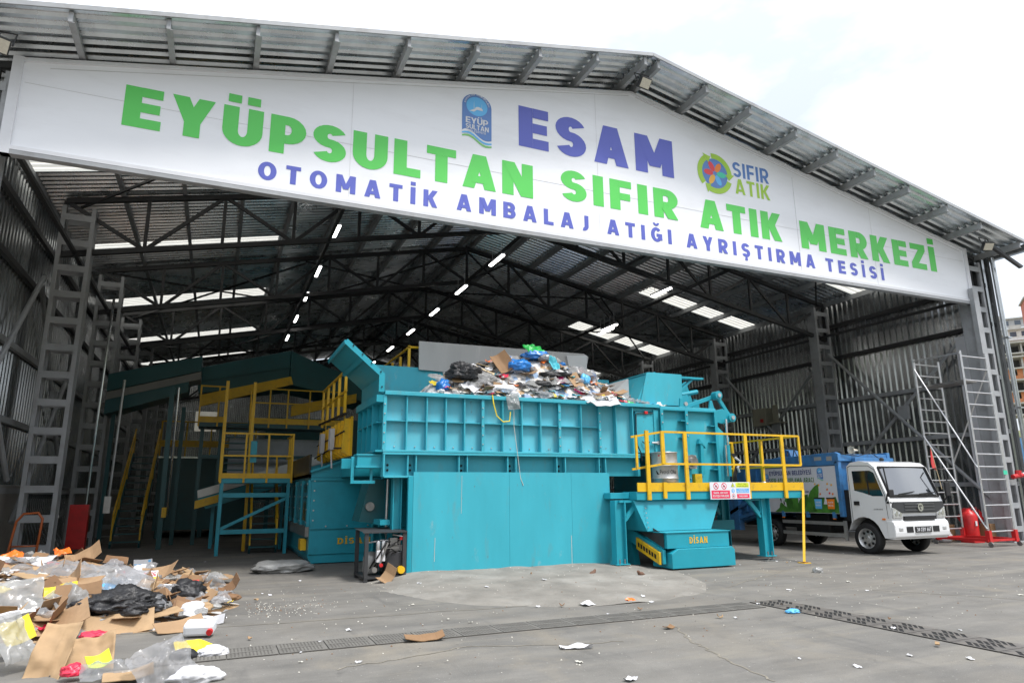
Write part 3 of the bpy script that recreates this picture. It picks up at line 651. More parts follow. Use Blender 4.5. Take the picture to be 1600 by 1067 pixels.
for k in range(4): b.bolts([(2.32+k*.19, 13.27, 4.5-k*.165)], .016)
b.bolts([(2.92, 13.27, 3.7)], .016); b.build('bolts', DARK, fe)
b = MB(); b.box(3.2, 15.47, 3.0, 9.6, 15.5, 4.56); b.build('back_sheet', TEALW, fe)
b = MB(); b.box(3.05, 13.48, 2.5, 9.7, 15.46, 2.54); b.build('floor', TEAL, fe)
b = MB(); b.prism([(4.27, 4.5), (4.26, 5.2), (8.81, 5.22), (8.95, 5.15), (8.78, 4.4)], 15.40, 15.45); b.build('grey_side_board', BOARD, fe)
b = MB(); b.prism([(8.4, 4.4), (8.25, 5.12), (8.86, 5.17), (8.84, 4.4)], 15.33, 15.39); b.build('pale_flap', mat('pale_felt', (.55, .55, .54), .8, 0, .05), fe)
# left lower crosshead
b = MB(); b.box(2.52, 13.42, 2.14, 3.0, 13.75, 2.34); b.box(2.5, 13.4, 2.1, 3.0, 13.78, 2.14); b.box(2.5, 13.4, 2.34, 3.0, 13.78, 2.37); b.box(2.42, 13.5, 1.8, 2.48, 13.56, 2.32); b.box(2.48, 13.5, 1.8, 2.9, 13.56, 1.86); b.box(2.8, 13.52, 1.86, 2.85, 13.56, 2.1); b.box(2.3, 13.9, 2.1, 2.5, 14.0, 2.3)
b.build('crosshead', TEAL, fe, bevel=.004)
for x, y in ((3.35, 13.55), (3.35, 15.3), (8.6, 15.3)):
    b = MB(); b.box(x-.09, y-.09, 0, x-.07, y+.09, 1.95); b.box(x+.07, y-.09, 0, x+.09, y+.09, 1.95); b.box(x-.07, y-.01, 0, x+.07, y+.01, 1.95); b.build('leg', TEAL, fe)
b = MB(); b.box(3.05, 13.6, 1.0, 3.25, 15.3, 1.1); b.bar((3.2, 13.7, .5), (3.2, 15.2, 1.8), .08, .08); b.build('brace', TEAL, fe)
b = MB(); b.prism([(2.75, 1.05), (2.95, 1.9), (3.25, 1.9), (3.28, 1.0)], 14.2, 15.0); b.build('chute', PETROL, fe)
b = MB(); b.lathe([(.09, 14.12), (.09, 14.2)], (2.95, 0, 1.35), 16, 'y'); b.build('roller', STEEL, fe)
# cover of sheet metal under the feeder
cv = thing('sheet_screen', 'flat scratched teal sheet metal screen closing the space under the feeder', 'screen', (5.8, 13.2, 0))
for x0, x1 in ((3.6, 5.66), (5.664, 7.13), (7.134, 8.1)):
    b = MB(); b.box(x0, 13.2, -.02, x1, 13.215, 2.02); b.build('sheet', TEALW, cv)
b = MB(); b.box(3.5, 13.2, 0, 3.595, 13.29, 1.93); b.box(3.46, 13.19, 0, 3.6, 13.3, .02); b.build('post', TEAL, cv)
b = MB(); b.box(7.9, 13.22, 0, 8.22, 13.3, .03); b.build('foot', TEAL, cv)
b = MB(); b.bar((4.05, 13.197, .3), (4.06, 13.197, .75), .008, .003, (0,1,0)); b.bar((7.1, 13.198, .1), (7.1, 13.198, .7), .01, .003, (0,1,0)); b.bar((4.6, 13.197, 1.2), (4.61, 13.197, 1.95), .006, .003, (0,1,0)); b.build('scratch', PAPER[2], cv)
# right end: hatch, shredder housing, flap, cylinders
b = MB(); b.box(8.97, 13.33, 2.48, 9.46, 13.432, 3.44); b.box(9.46, 13.30, 2.44, 9.60, 13.435, 3.50); b.box(8.9, 13.36, 3.46, 9.62, 13.43, 3.54); b.build('hatch_door', TEALW, fe, bevel=.006)
b = MB(); b.tube([(8.98, 13.31, 3.4), (9.44, 13.31, 3.42)], .012); b.tube([(8.96, 13.3, 3.38), (8.93, 13.28, 3.0), (8.95, 13.28, 2.65), (9.05, 13.28, 2.45), (9.06, 13.29, 2.3)], .014); b.tube([(9.1, 13.3, 2.75), (9.18, 13.28, 2.67), (9.3, 13.29, 2.74)], .012); b.build('cable', BLACK, fe)
b = MB(); b.box(9.2, 13.28, 3.39, 9.29, 13.33, 3.46); b.build('red_switch', REDP, fe, bevel=.01)
b = MB(); b.tube([(9.35, 13.28, 2.72), (9.52, 13.28, 2.72)], .025); b.box(9.5, 13.26, 2.68, 9.57, 13.3, 2.76); b.build('latch', ALU, fe)
b = MB(); b.prism([(9.62, 1.55), (9.62, 3.54), (11.28, 3.54), (11.34, 3.2), (11.72, 2.9), (11.62, 1.6)], 13.34, 15.45); b.build('shredder_housing', TEALW, fe, bevel=.008)
b = MB()
for x in (9.65, 10.37, 11.25):
    b.box(x-.014, 13.2, 1.62, x+.014, 13.339, 3.52); b.box(x-.07, 13.19, 1.62, x+.01, 13.2, 3.52)
for z in (3.25, 2.85, 2.2): b.box(10.17, 13.2, z, 10.36, 13.338, z+.02); b.box(11.05, 13.2, z-.1, 11.24, 13.338, z-.08)
b.box(9.62, 13.23, 3.5, 11.3, 13.338, 3.53); b.build('housing_rib', TEAL, fe)
b = MB(); b.bolts([(x-.03, 13.19, z) for x in (9.65, 10.37) for z in (1.9, 2.3, 2.9, 3.2, 3.4)], .018); b.build('bolts', ALU, fe)
b = MB(); b.prism([(10.72, 1.95), (10.75, 2.75), (10.83, 2.75), (10.83, 2.0)], 13.25, 13.34); b.prism([(10.68, 2.72), (10.78, 2.72), (10.9, 2.62), (10.72, 2.84)], 13.24, 13.33); b.build('handle_bracket', TEAL, fe)
b = MB(); b.lathe([(.17, 0), (.17, -.06), (.11, -.06), (.09, -.11), (.04, -.11)], (10.38, 13.2, 2.28), 18, 'y'); b.build('bearing', STEEL, fe)
b = MB(); b.bolts([(10.38+.19*cos(k), 13.2, 2.28+.19*sin(k)) for k in (.8, 2.3, 4, 5.5)], .03); b.build('bearing_bolts', ALU, fe)
b = MB(); b.prism([(9.46, 4.42), (9.54, 4.45), (10.50, 4.45), (10.48, 3.66), (9.24, 3.66)], 13.5, 13.53); b.build('flap_end', TEALW, fe)
b = MB(); b.prism([(9.50, 4.40), (9.75, 4.48), (9.4, 3.9), (9.2, 3.66), (9.15, 3.66)], 13.54, 15.4); b.prism([(10.5, 4.45), (10.53, 4.45), (10.5, 3.66), (10.46, 3.66)], 13.53, 15.4); b.box(9.5, 13.53, 4.42, 10.5, 15.4, 4.45); b.build('flap', TEALW, fe)
b = MB(); b.prism([(8.1, 3.66), (8.1, 4.2), (9.05, 4.2), (9.05, 3.66)], 14.9, 14.93); b.build('flap_end', TEALW, fe)
b = MB(); b.prism([(8.55, 3.75), (9.22, 4.34), (9.26, 4.34), (9.26, 3.75)], 14.0, 14.9); b.build('feed_plate', mat('worn_grey_sheet', (.42, .43, .43), .5, .2, .12), fe)
b = MB(); b.box(10.5, 13.7, 4.40, 11.35, 13.9, 4.45); b.bar((10.52, 13.8, 4.0), (11.05, 13.8, 4.4), .08, .06); b.build('bracket_arm', TEAL, fe)
b = MB(); b.prism([(10.9, 3.6), (11.0, 4.3), (11.18, 4.42), (11.4, 3.75), (11.3, 3.6)], 14.2, 14.26); b.prism([(10.55, 3.62), (10.62, 3.95), (10.8, 4.0), (10.95, 3.62)], 13.7, 13.78); b.prism([(11.0, 3.6), (11.08, 3.9), (11.22, 3.88), (11.25, 3.6)], 13.8, 13.86); b.build('lug', TEAL, fe)
b = MB(); b.bar((10.5, 13.55, 3.62), (11.5, 13.5, 3.95), .07, .1); b.bar((11.45, 13.4, 3.98), (11.85, 13.4, 3.42), .06, .09); b.prism([(11.3, 3.28), (11.3, 3.56), (11.6, 3.62), (11.85, 3.5), (11.88, 3.3), (11.6, 3.24)], 13.36, 13.42)
for x, z in ((11.47, 3.95), (11.85, 3.4)): b.lathe([(.11, 13.3), (.11, 13.5)], (x, 0, z), 14, 'y')
b.prism([(11.1, 3.52), (11.16, 3.8), (11.22, 3.8), (11.3, 3.52)], 13.28, 13.33); b.prism([(10.22, 3.55), (10.25, 3.82), (10.32, 3.82), (10.36, 3.5)], 13.28, 13.33)
b.build('lever', TEAL, fe, bevel=.006)
b = MB(); b.lathe([(.05, 13.27), (.05, 13.3)], (11.47, 0, 3.95), 12, 'y'); b.lathe([(.05, 13.27), (.05, 13.3)], (11.85, 0, 3.4), 12, 'y'); b.lathe([(.05, 13.25), (.05, 13.3)], (10.4, 0, 3.68), 12, 'y'); b.build('pin', ALU, fe)
b = MB(); b.tube([(10.65, 13.75, 3.98), (11.15, 13.75, 4.08)], .06); b.build('cylinder_barrel', TEAL, fe); b = MB(); b.tube([(11.56, 13.25, 1.95), (11.58, 13.27, 2.7)], .06, 10); b.build('cylinder_barrel', TEAL, fe)
b = MB(); b.tube([(11.58, 13.27, 2.7), (11.62, 13.3, 3.35)], .032); b.tube([(11.46, 13.2, 1.95), (11.47, 13.22, 2.7)], .03); b.build('cylinder_rod', CHROME, fe)
b = MB()
for k in range(4): b.tube([(11.62+k*.03, 13.2, 2.5), (11.72+k*.025, 13.15, 2.3), (11.6+k*.03, 13.16, 1.95), (11.6+k*.04, 13.2, 1.6)], .014, 6)
b.build('hydraulic_hose', BLACK, fe)
b = MB(); b.tube([(11.68, 13.15, 2.4), (11.8, 13.1, 2.3), (11.72, 13.12, 2.15), (11.78, 13.15, 2.05)], .03, 6); b.build('rag', PAPER[1], fe)
b = MB(); b.box(10.42, 13.12, 1.72, 10.62, 13.3, 2.0); b.build('yellow_guard', YEL, fe)
for nme, m, pts, r in (('hanging_strap', YELP, [(5.30, 13.24, 3.64), (5.32, 13.22, 3.45), (5.40, 13.24, 3.2), (5.55, 13.25, 3.08), (5.7, 13.25, 3.1), (5.72, 13.25, 3.3)], .013), ('hanging_string', PAPER[2], [(5.8, 13.24, 3.6), (5.81, 13.27, 3.0), (5.86, 13.22, 2.45), (5.92, 13.2, 1.9), (5.98, 13.19, 1.75)], .006)):
    b = MB(); b.tube(pts, r, 6); tag(b.build(nme, m), {'hanging_strap': 'yellow strap looped down over the ribs of the teal feeder', 'hanging_string': 'long thin pale string hanging down the feeder side'}[nme], 'strap' if 'strap' in nme else 'string')

# yellow handrail of the walkway behind the feeder
hr = thing('guard_rail', 'yellow handrail of the walkway behind the top of the feeder', 'railing', (4, 16, 3.4))
for k in range(6):
    y = 15.65+k*.85; b = MB(); b.box(4.05, y-.03, 3.4, 4.11, y+.03, 5.12 if k == 0 else 5.0); b.build('post', YEL, hr)
for z in (5.08, 4.45): b = MB(); b.tube([(4.08, 15.62, z), (4.08, 20.2, z)], .03); b.tube([(4.08, 15.62, z), (8.6, 15.62, z)], .03); b.build('rail', YEL, hr)
b = MB(); b.box(4.0, 15.55, 3.4, 4.9, 20.3, 3.5); b.build('deck', TEAL, hr)

# ------------------------------------------------------------------ operator platform
pf = thing('operator_platform', 'raised teal platform with yellow railing carrying a steel drum', 'platform', (10.7, 13, 0))
b = MB(); b.box(8.42, 12.62, 1.42, 13.28, 13.19, 1.60); b.box(11.75, 13.19, 1.44, 13.28, 15.0, 1.60); b.box(7.93, 12.9, 1.45, 8.415, 13.19, 1.58); b.build('deck', TEAL, pf, bevel=.006)
def hleg(x, y, d):
    b = MB(); b.box(x-.13, y-.1, .1, x-.11, y+.1, 1.42); b.box(x+.11, y-.1, .1, x+.13, y+.1, 1.42); b.box(x-.11, y-.012, .1, x+.11, y+.012, 1.42); b.box(x-.17, y-.14, .09, x+.17, y+.14, .11)
    b.prism([(x+d*.13, 1.42), (x+d*.13, .95), (x+d*.18, .95), (x+d*.48, 1.3), (x+d*.48, 1.42)], y-.05, y-.035) if False else None
    b.bar((x+d*.13, y-.04, 1.0), (x+d*.5, y-.04, 1.4), .06, .09); b.bar((x+d*.14, y-.04, 1.05), (x+d*.14, y-.04, 1.42), .06, .04, (1,0,0)); b.box(min(x, x+d*.6), y-.08, 1.37, max(x, x+d*.6), y+.0, 1.418)
    b.build('leg', TEAL, pf)
    b = MB(); [b.tube([(x+sx*.06, y-.1, .0), (x+sx*.06, y-.1, .2)], .016) for sx in (-1, 1)]; b.box(x-.3, y-.3, 0, x+.3, y+.2, .012); b.build('anchor_bolt', STEEL, pf)
hleg(8.07, 12.85, 1); hleg(12.15, 12.85, -1); hleg(12.6, 14.8, -1)
b = MB(); b.box(8.44, 12.60, 1.60, 13.27, 12.625, 1.79); b.box(13.255, 12.626, 1.60, 13.28, 15.0, 1.79); b.build('kick_plate', YEL, pf)
def rail(pts, name='handrail'):
    b = MB()
    for i in range(len(pts)-1): b.bar(pts[i], pts[i+1], .045, .045)
    b.build(name, YEL, pf)
for z in (2.91, 2.2):
    rail([(8.42, 12.75, z-.12), (9.16, 12.58, z), (13.22, 12.58, z), (13.25, 13.3, z)])
    rail([(11.85, 14.95, z), (13.25, 14.95, z), (13.25, 13.3, z)])
for x in (8.72, 9.14, 9.76, 11.52, 12.66): b = MB(); b.box(x-.045, 12.555, 2.2 if x == 9.14 else 1.42, x+.045, 12.598, 2.93); b.build('rail_post', YEL, pf)
b = MB(); b.box(9.1, 12.556, 1.45, 9.18, 12.599, 1.8); b.build('post_socket', YEL, pf)
for x in (8.44, 13.22): b = MB(); b.box(x-.025, 12.56, 2.2 if x > 9 else 2.08, x+.025, 12.6, 2.91 if x > 9 else 2.8); b.build('rail_post', YEL, pf)
for x, y in ((11.9, 14.95), (12.55, 14.95), (13.2, 14.95), (13.25, 13.9)): b = MB(); b.box(x-.035, y-.035, 1.6, x+.035, y+.035, 2.91); b.build('rail_post', YEL, pf)
b = MB(); b.bar((13.24, 12.6, 1.6), (12.32, 11.9, .02), .05, .05); b.box(12.22, 11.8, 0, 12.42, 12.0, .015); b.build('diagonal_strut', YEL, pf)
b = MB(); b.box(12.26, 11.84, .0151, 12.38, 11.96, .025); b.build('rusty_foot', mat('rust', (.2, .08, .03), .8), pf)
b = MB(); b.box(11.0, 14.4, .62, 12.6, 14.5, .86); b.build('cross_beam', TEAL, pf)
# safety sign
ss = thing('safety_sign', 'white safety sign with red, yellow and blue fields on the platform edge', 'sign', (10.93, 12.54, 1.41))
b = MB(); b.box(10.35, 12.535, 1.415, 11.51, 12.55, 1.80); b.build('plate', WFRAME, ss)
b = MB(); O = (10.35, 12.534, 1.415)
def rc(x0, z0, x1, z1, m, d=.001): flat(b, O, XD, ZD, [(x0, z0), (x1, z0), (x1, z1), (x0, z1)], d, m)
rc(.03, .02, .56, .2, 0); rc(.76, .02, 1.13, .115, 0); rc(.75, .14, 1.13, .24, 1); rc(.74, .265, 1.13, .37, 2)
for cx in (.17, .4):
    disc(b, Vector(O)+Vector((cx, 0, .295)), XD, ZD, .075, .075, .001, 0); disc(b, Vector(O)+Vector((cx, 0, .295)), XD, ZD, .058, .058, .002, 3)
    flat(b, O, XD, ZD, [(cx-.055, .345), (cx-.04, .355), (cx+.055, .245), (cx+.04, .235)], .004, 0); flat(b, O, XD, ZD, [(cx-.03, .275), (cx+.02, .27), (cx+.03, .3), (cx-.02, .32)], .003, 4)
flat(b, O, XD, ZD, [(.60, .275), (.71, .275), (.655, .37)], .001, 4); flat(b, O, XD, ZD, [(.615, .283), (.695, .283), (.655, .355)], .002, 2); flat(b, O, XD, ZD, [(.648, .3), (.662, .3), (.658, .33), (.652, .33)], .003, 4)
disc(b, Vector(O)+Vector((.655, 0, .19)), XD, ZD, .045, .05, .001, 1); rc(.645, .155, .665, .23, 3, .002)
disc(b, Vector(O)+Vector((.66, 0, .07)), XD, ZD, .05, .05, .001, 0); disc(b, Vector(O)+Vector((.66, 0, .07)), XD, ZD, .038, .038, .002, 3); disc(b, Vector(O)+Vector((.66, 0, .07)), XD, ZD, .015, .022, .003, 4)
for st, x, z, w, hh, m in (('SİGARA, AÇIK ALEV', .09, .125, .4, .04, 3), ('VE ATEŞLE YAKLAŞMA', .06, .055, .46, .042, 3), ('DİKKAT YANICI', .80, .33, .28, .025, 5), ('MADDE BULUNUR', .78, .283, .32, .025, 5), ('KORUYUCU', .83, .2, .22, .024, 3), ('MALZEME KULLAN', .78, .155, .32, .024, 3), ('YAKLAŞMA', .82, .05, .25, .035, 3)):
    text(b, st, Vector(O)+Vector((x, -.002, z)), XD, ZD, w, hh, .2, .12, m, step=.0005)
b.build('print', [mat('sign_red', (.72, .04, .10), .5), mat('sign_blue', (.13, .42, .78), .5), mat('sign_yellow', (.66, .74, .05), .5), WFRAME, INK, mat('olive_print', (.2, .24, .03), .5)], ss)
# oil drum
dr = thing('oil_drum', 'ribbed bare steel oil drum standing on the yellow railed platform', 'drum', (9.42, 12.93, 1.605))
R = .292
prof = [(R*.97, 0), (R, .02), (R, .26)]+[(R+.014*sin(pi*k/6), .26+.045*k/6) for k in range(1, 6)]+[(R, .31), (R, .54)]+[(R+.014*sin(pi*k/6), .54+.045*k/6) for k in range(1, 6)]+[(R, .59), (R, .84), (R+.01, .85), (R+.01, .87), (R-.01, .87), (R-.015, .855), (.02, .855)]
b = MB(); b.lathe(prof, (9.42, 12.93, 1.606), 40); b.build('body', mat('dented_steel', (.50, .50, .49), .42, .55, .15, 3, .12, 7, dirt=(.3, .28, .26), dscale=4, damt=.5), dr, smooth=True)
def on_drum(mb, u, z): an = -pi/2-.55+u/R; return (9.42+(R+.003)*cos(an), 12.93+(R+.003)*sin(an), 1.606+z)
b = MB(); n = 8
for i in range(n):
    u0, u1 = -.17+.22*i/n, -.17+.22*(i+1)/n; b.add([on_drum(b, u0, .62), on_drum(b, u1, .62), on_drum(b, u1, .8), on_drum(b, u0, .8)], [(0,1,2,3)], 0)
an0 = None
for k, (u0, u1, z) in enumerate(((-.16, -.12, .77), (-.05, .03, .77), (-.05, .03, .74), (-.05, .03, .71), (-.05, .02, .68), (-.15, -.08, .68), (-.15, -.09, .65))):
    q = [on_drum(b, u, zz) for u, zz in ((u0, z), (u1, z), (u1, z+(.035 if k == 0 else .012)), (u0, z+(.035 if k == 0 else .012)))]; b.add([(x+(x-9.42)*.006, y+(y-12.93)*.006, zz) for x, y, zz in q], [(0,1,2,3)], 2 if k == 0 else 1)
b.build('paper_label', [PAPER[2], PAPER[1], REDP], dr)
tcu = bpy.data.curves.new('text', 'FONT'); tcu.body = 'Petrol Ofisi'; tcu.size = .125; tcu.offset = .0012; tob = bpy.data.objects.new('text', tcu); COL.objects.link(tob)
bpy.context.view_layer.update(); me = bpy.data.meshes.new_from_object(tob.evaluated_get(bpy.context.evaluated_depsgraph_get())); bpy.data.objects.remove(tob)
b = MB(); wmax = max(v.co.x for v in me.vertices); kx = .40/wmax
b.add([on_drum(b, -.14+v.co.x*kx, .38+v.co.y) for v in me.vertices], [tuple(p.vertices) for p in me.polygons])
for k in range(3): b.add([on_drum(b, -.235+.02*k+dx, .37+dz) for dx, dz in ((0, .08-.03*k), (.03, .08-.03*k), (.055, .0), (.025, .0))], [(0,1,2,3)])
b.build('lettering', INK, dr)
# beacon-like metal cap on the platform far right
b = MB(); b.lathe([(.13, 0), (.13, .03), (.105, .05), (.10, .12), (.06, .2), (.02, .22)], (12.35, 12.95, 1.605), 18); tag(b.build('work_lamp', ALU, smooth=True), 'small domed metal lamp standing on the platform deck behind the kick plate', 'lamp')

# ------------------------------------------------------------------ discharge conveyor below the platform
dc = thing('discharge_conveyor', 'low teal discharge conveyor with hopper and yellow lettering beneath the platform', 'conveyor', (9.7, 12.6, 0))
b = MB(); b.prism([(8.84, .03), (8.84, .33), (9.02, .425), (10.44, .425), (10.5, .36), (10.5, .03)], 12.05, 12.75); b.build('lower_cover', TEAL, dc, bevel=.01)
b = MB(); b.box(8.78, 12.12, .43, 10.42, 12.9, .74); b.box(8.74, 12.1, .741, 10.46, 13.2, .76); b.build('upper_cover', TEAL, dc, bevel=.006)
b = MB(); text(b, 'DİSAN', (9.36, 12.117, .52), XD, ZD,   .47, .13, .22, .24, serif=True, step=.0008); b.build('lettering', YEL, dc)
hop = [(8.6, 12.55, .77), (10.3, 12.55, .77), (10.35, 13.3, .77), (8.6, 13.3, .77), (8.38, 12.7, 1.41), (10.72, 12.7, 1.41), (10.72, 13.6, 1.41), (8.38, 13.6, 1.41)]
b = MB(); b.add(hop, [(0,1,5,4), (1,2,6,5), (2,3,7,6), (3,0,4,7)]); b.build('hopper', TEAL, dc, solid=.012)
b = MB(); b.bolts([(8.62+(.0), 12.54+.02*k, .85+.1*k) for k in range(5)], .014); b.build('bolts', ALU, dc)
b = MB(); b.prism([(12.2, .12), (12.2, .40), (15.6, 1.5), (15.6, 1.2)], 8.72, 8.79, 'x'); b.prism([(12.2, .12), (12.2, .40), (15.6, 1.5), (15.6, 1.2)], 10.4, 10.47, 'x'); b.build('side_frame', TEAL, dc)
b = MB(); b.prism([(12.2, .44), (12.2, .72), (15.6, 1.82), (15.6, 1.54)], 8.75, 8.76, 'x'); b.build('dark_side_skirt', mat('skirt_grey', (.05, .05, .05), .4, .2), dc)
b = MB(); b.prism([(12.4, .3), (12.4, .36), (15.6, 1.4), (15.6, 1.34)], 8.8, 10.39, 'x'); b.build('belt', BELT, dc)
b = MB(); b.prism([(12.25, .1), (12.25, .35), (13.1, .62), (13.1, .37)], 8.66, 8.715, 'x'); b.build('yellow_guard', YEL, dc, bevel=.01)
b = MB()
for k in range(7): y = 12.36+k*.1; b.prism([(y, .18+(y-12.25)*.32), (y, .27+(y-12.25)*.32), (y+.06, .29+(y-12.25)*.32), (y+.06, .2+(y-12.25)*.32)], 8.652, 8.659, 'x')
b.build('guard_slots', DARK, dc)
b = MB(); b.prism([(13.4, 0), (13.5, .5), (13.7, .6), (13.7, 0)], 8.8, 8.95, 'x'); b.build('leg', TEAL, dc)
b = MB(); b.box(10.5, 12.3, .1, 10.53, 12.6, .3); b.build('yellow_guard', YEL, dc)

# ------------------------------------------------------------------ large conveyor bunker left of the feeder
bk = thing('conveyor_bunker', 'large dark teal boxed conveyor with windows and yellow lettering left of the feeder', 'conveyor', (3, 20, 0))
b = MB(); b.box(2.13, 17.0, .22, 5.4, 24.2, 2.0); b.prism([(2.2, .02), (5.4, .02), (5.4, .219), (2.13, .219), (2.13, .15)], 17.03, 24.0); b.build('body', TEALD, bk, bevel=.008)
b = MB(); b.prism([(2.11, 2.002), (2.11, 2.14), (3.45, 2.6), (3.9, 2.74), (3.9, 2.002)], 16.98, 17.3); b.build('sloped_front', TEALD, bk)
b = MB(); b.bar((2.08, 16.95, 2.14), (3.95, 16.95, 2.78), .12, .05); b.box(2.1, 16.96, 1.93, 4.2, 16.998, 1.99); b.box(2.12, 16.965, .8, 5.0, 16.998, .825); b.build('edge_flange', TEALD, bk)
b = MB(); b.box(2.05, 17.0, 2.002, 2.1, 21.5, 2.55); b.box(2.05, 17.0, 2.0, 2.12, 24.2, 2.08); b.build('black_skirt', mat('black_sheet', (.02, .02, .02), .35, .2), bk)
b = MB(); text(b, 'DİSAN', (2.8, 16.995, .44), XD, ZD, .78, .14, .22, .24, serif=True, step=.0008); b.build('lettering', YEL, bk)
for k in range(5):
    y = 17.35+k*1.35; b = MB(); b.box(2.09, y, .98, 2.128, y+1.05, 1.86); b.build('window', mat('tinted_pane', (.012, .05, .055), .12, 0, .2), bk); 
for k in range(6): y = 17.05+k*1.35; b = MB(); b.box(2.06, y, .85, 2.128, y+.2, 1.95); b.build('side_rib', TEALD, bk)
b = MB(); b.box(2.04, 17.05, .62, 2.125, 24.2, .86); b.build('steel_band', STEEL, bk)
b = MB(); b.bolts([(2.2, 17, 1.0+.23*k) for k in range(5)]+[(2.5+.5*k, 16.965, .86) for k in range(4)], .02); b.bolts([(2.06, 17.15+1.35*k, z) for k in range(5) for z in (.95, 1.25, 1.55, 1.85)], .02, (-1,0,0)); b.build('bolts', ALU, bk)
b = MB(); b.box(1.98, 17.3, .3, 2.12, 17.75, .56); b.build('yellow_guard', YEL, bk, bevel=.01)
for y in (17.1, 19.5, 22, 24): b = MB(); b.box(2.2, y, 0, 2.3, y+.1, .2); b.build('leg', TEALD, bk)

# yellow ribbed steel conveyor running back behind the feeder
yc = thing('ribbed_conveyor', 'yellow ribbed steel conveyor side rising behind the left end of the feeder', 'conveyor', (3, 16.5, 2.3))
b = MB(); b.box(2.75, 15.6, 2.45, 2.8, 20.0, 3.35); b.build('side_plate', YEL, yc)
for k in range(9):
    y = 15.65+k*.5; b = MB(); b.prism([(2.75, 2.45), (2.75, 3.3), (2.62, 3.3), (2.56, 2.55)], y, y+.06); b.build('rib', YEL, yc)
b = MB(); b.bar((2.62, 15.6, 3.4), (2.62, 20, 3.55), .05, .05); b.tube([(2.55, 15.6, 2.62), (2.55, 17, 2.7), (2.55, 20, 2.6)], .02); b.tube([(2.6, 15.6, 3.0), (2.6, 20, 2.95)], .02); b.build('cable', BLACK, yc)
for y in (16.6, 18.2): b = MB(); b.box(2.45, y, 2.65, 2.55, y+.3, 3.15); b.tube([(2.5, y+.1, 2.65), (2.5, y-.1, 2.2)], .02); b.build('sensor_box', PAPER[1], yc)
for k in range(5): b = MB(); y = 15.8+k*.9; b.box(2.6, y, 3.42, 2.66, y+.06, 4.45); b.build('rail_post', YEL, yc)
b = MB(); b.bar((2.63, 15.7, 4.45), (2.63, 19.6, 4.45), .05, .05); b.bar((2.63, 15.7, 3.95), (2.63, 19.6, 3.95), .04, .04); b.build('handrail', YEL, yc)
b = MB(); b.box(2.8, 15.7, 2.0, 4.0, 20, 2.44); b.build('frame', TEAL, yc)

# ------------------------------------------------------------------ hydraulic power unit
hu = thing('hydraulic_unit', 'dark hydraulic power unit in an open steel frame beside the teal screen', 'hydraulic unit', (3.1, 13.5, 0))
x0, x1, y0, y1 = 2.66, 3.46, 13.1, 14.0
b = MB(); [b.box(x-.035, y-.035, 0, x+.035, y+.035, .9) for x in (x0+.035, x1-.04) for y in (y0, y1)]
b.box(x0, y0-.04, .06, x1, y1+.04, .10); b.add([(x0-.04, y0-.06, .90), (x1, y0-.06, .90), (x1, y1+.05, .94), (x0-.04, y1+.05, .94)], [(0,1,2,3)]); b.box(x0-.04, y0-.06, .88, x1, y0-.02, .90); b.build('frame', DGREY, hu)
b = MB(); b.box(3.1, y0+.05, .1, 3.44, y1-.2, .52); b.build('tank', mat('tank_paint', (.04, .04, .045), .4), hu, bevel=.015)
b = MB(); b.lathe([(.13, 0), (.15, .04), (.15, .3), (.12, .34), (.06, .4)], (2.86, 13.45, .12), 20, 'z'); b.build('motor', mat('motor_grey', (.28, .28, .27), .45, .4), hu, smooth=True)
b = MB(); b.box(2.9, 13.12, .34, 2.98, 13.22, .56); b.box(3.0, 13.1, .36, 3.06, 13.2, .56); b.build('gauge_box', PAPER[0], hu, bevel=.01)
b = MB(); b.box(3.12, 13.2, .53, 3.4, 13.5, .64); b.box(3.15, 13.15, .64, 3.3, 13.3, .78); b.lathe([(.04, 0), (.04, .12)], (3.35, 13.25, .64), 12); b.build('valve_block', STEEL, hu, bevel=.008)
b = MB()
random.seed(3)
for k in range(12):
    a, c = (2.8+random.random()*.3, 13.1+random.random()*.2, .15+random.random()*.3), (3.1+random.random()*.3, 13.08+random.random()*.2, .5+random.random()*.25)
    m = [(a[i]+c[i])/2 for i in range(3)]; m[1] -= .08; m[2] += .14; b.tube([a, m, c], .014, 6)
b.build('hose', BLACK, hu, smooth=True)
b = MB(); [b.lathe([(.035, 0), (.04, .02), (.04, .16), (.03, .18)], (x, 13.16, .56), 14) for x in (2.93, 3.03)]; b.tube([(2.75, 13.2, .7), (3.0, 13.2, .74), (3.3, 13.2, .72)], .016, 6); b.tube([(3.4, 13.1, .5), (3.42, 13.1, .8), (3.2, 13.15, .84)], .016, 6); b.build('filter', ALU, hu, smooth=True)
b = MB(); b.box(3.34, 13.1, .74, 3.42, 13.16, .8); b.lathe([(.035, 13.03), (.035, 13.06)], (2.97, 0, .3), 12, 'y'); b.build('red_handle', REDP, hu)
b = MB(); b.lathe([(.07, 13.04), (.07, 13.12)], (3.36, 0, .2), 14, 'y'); b.build('yellow_cap', YEL, hu)
b = MB(); b.lathe([(.05, 13.04), (.05, 13.1)], (2.85, 0, .22), 12, 'y'); b.build('valve_knob', STEEL, hu)
b = MB(); b.tube([(3.3, 14.2, .0), (3.32, 14.2, 1.9)], .03); b.build('riser_pipe', ALU, hu)
b = MB(); b.box(3.02, 13.03, .6, 3.3, 13.05, .61); b.bar((2.95, 13.1, .3), (3.1, 13.1, .7), .03, .03); b.build('lever', STEEL, hu)

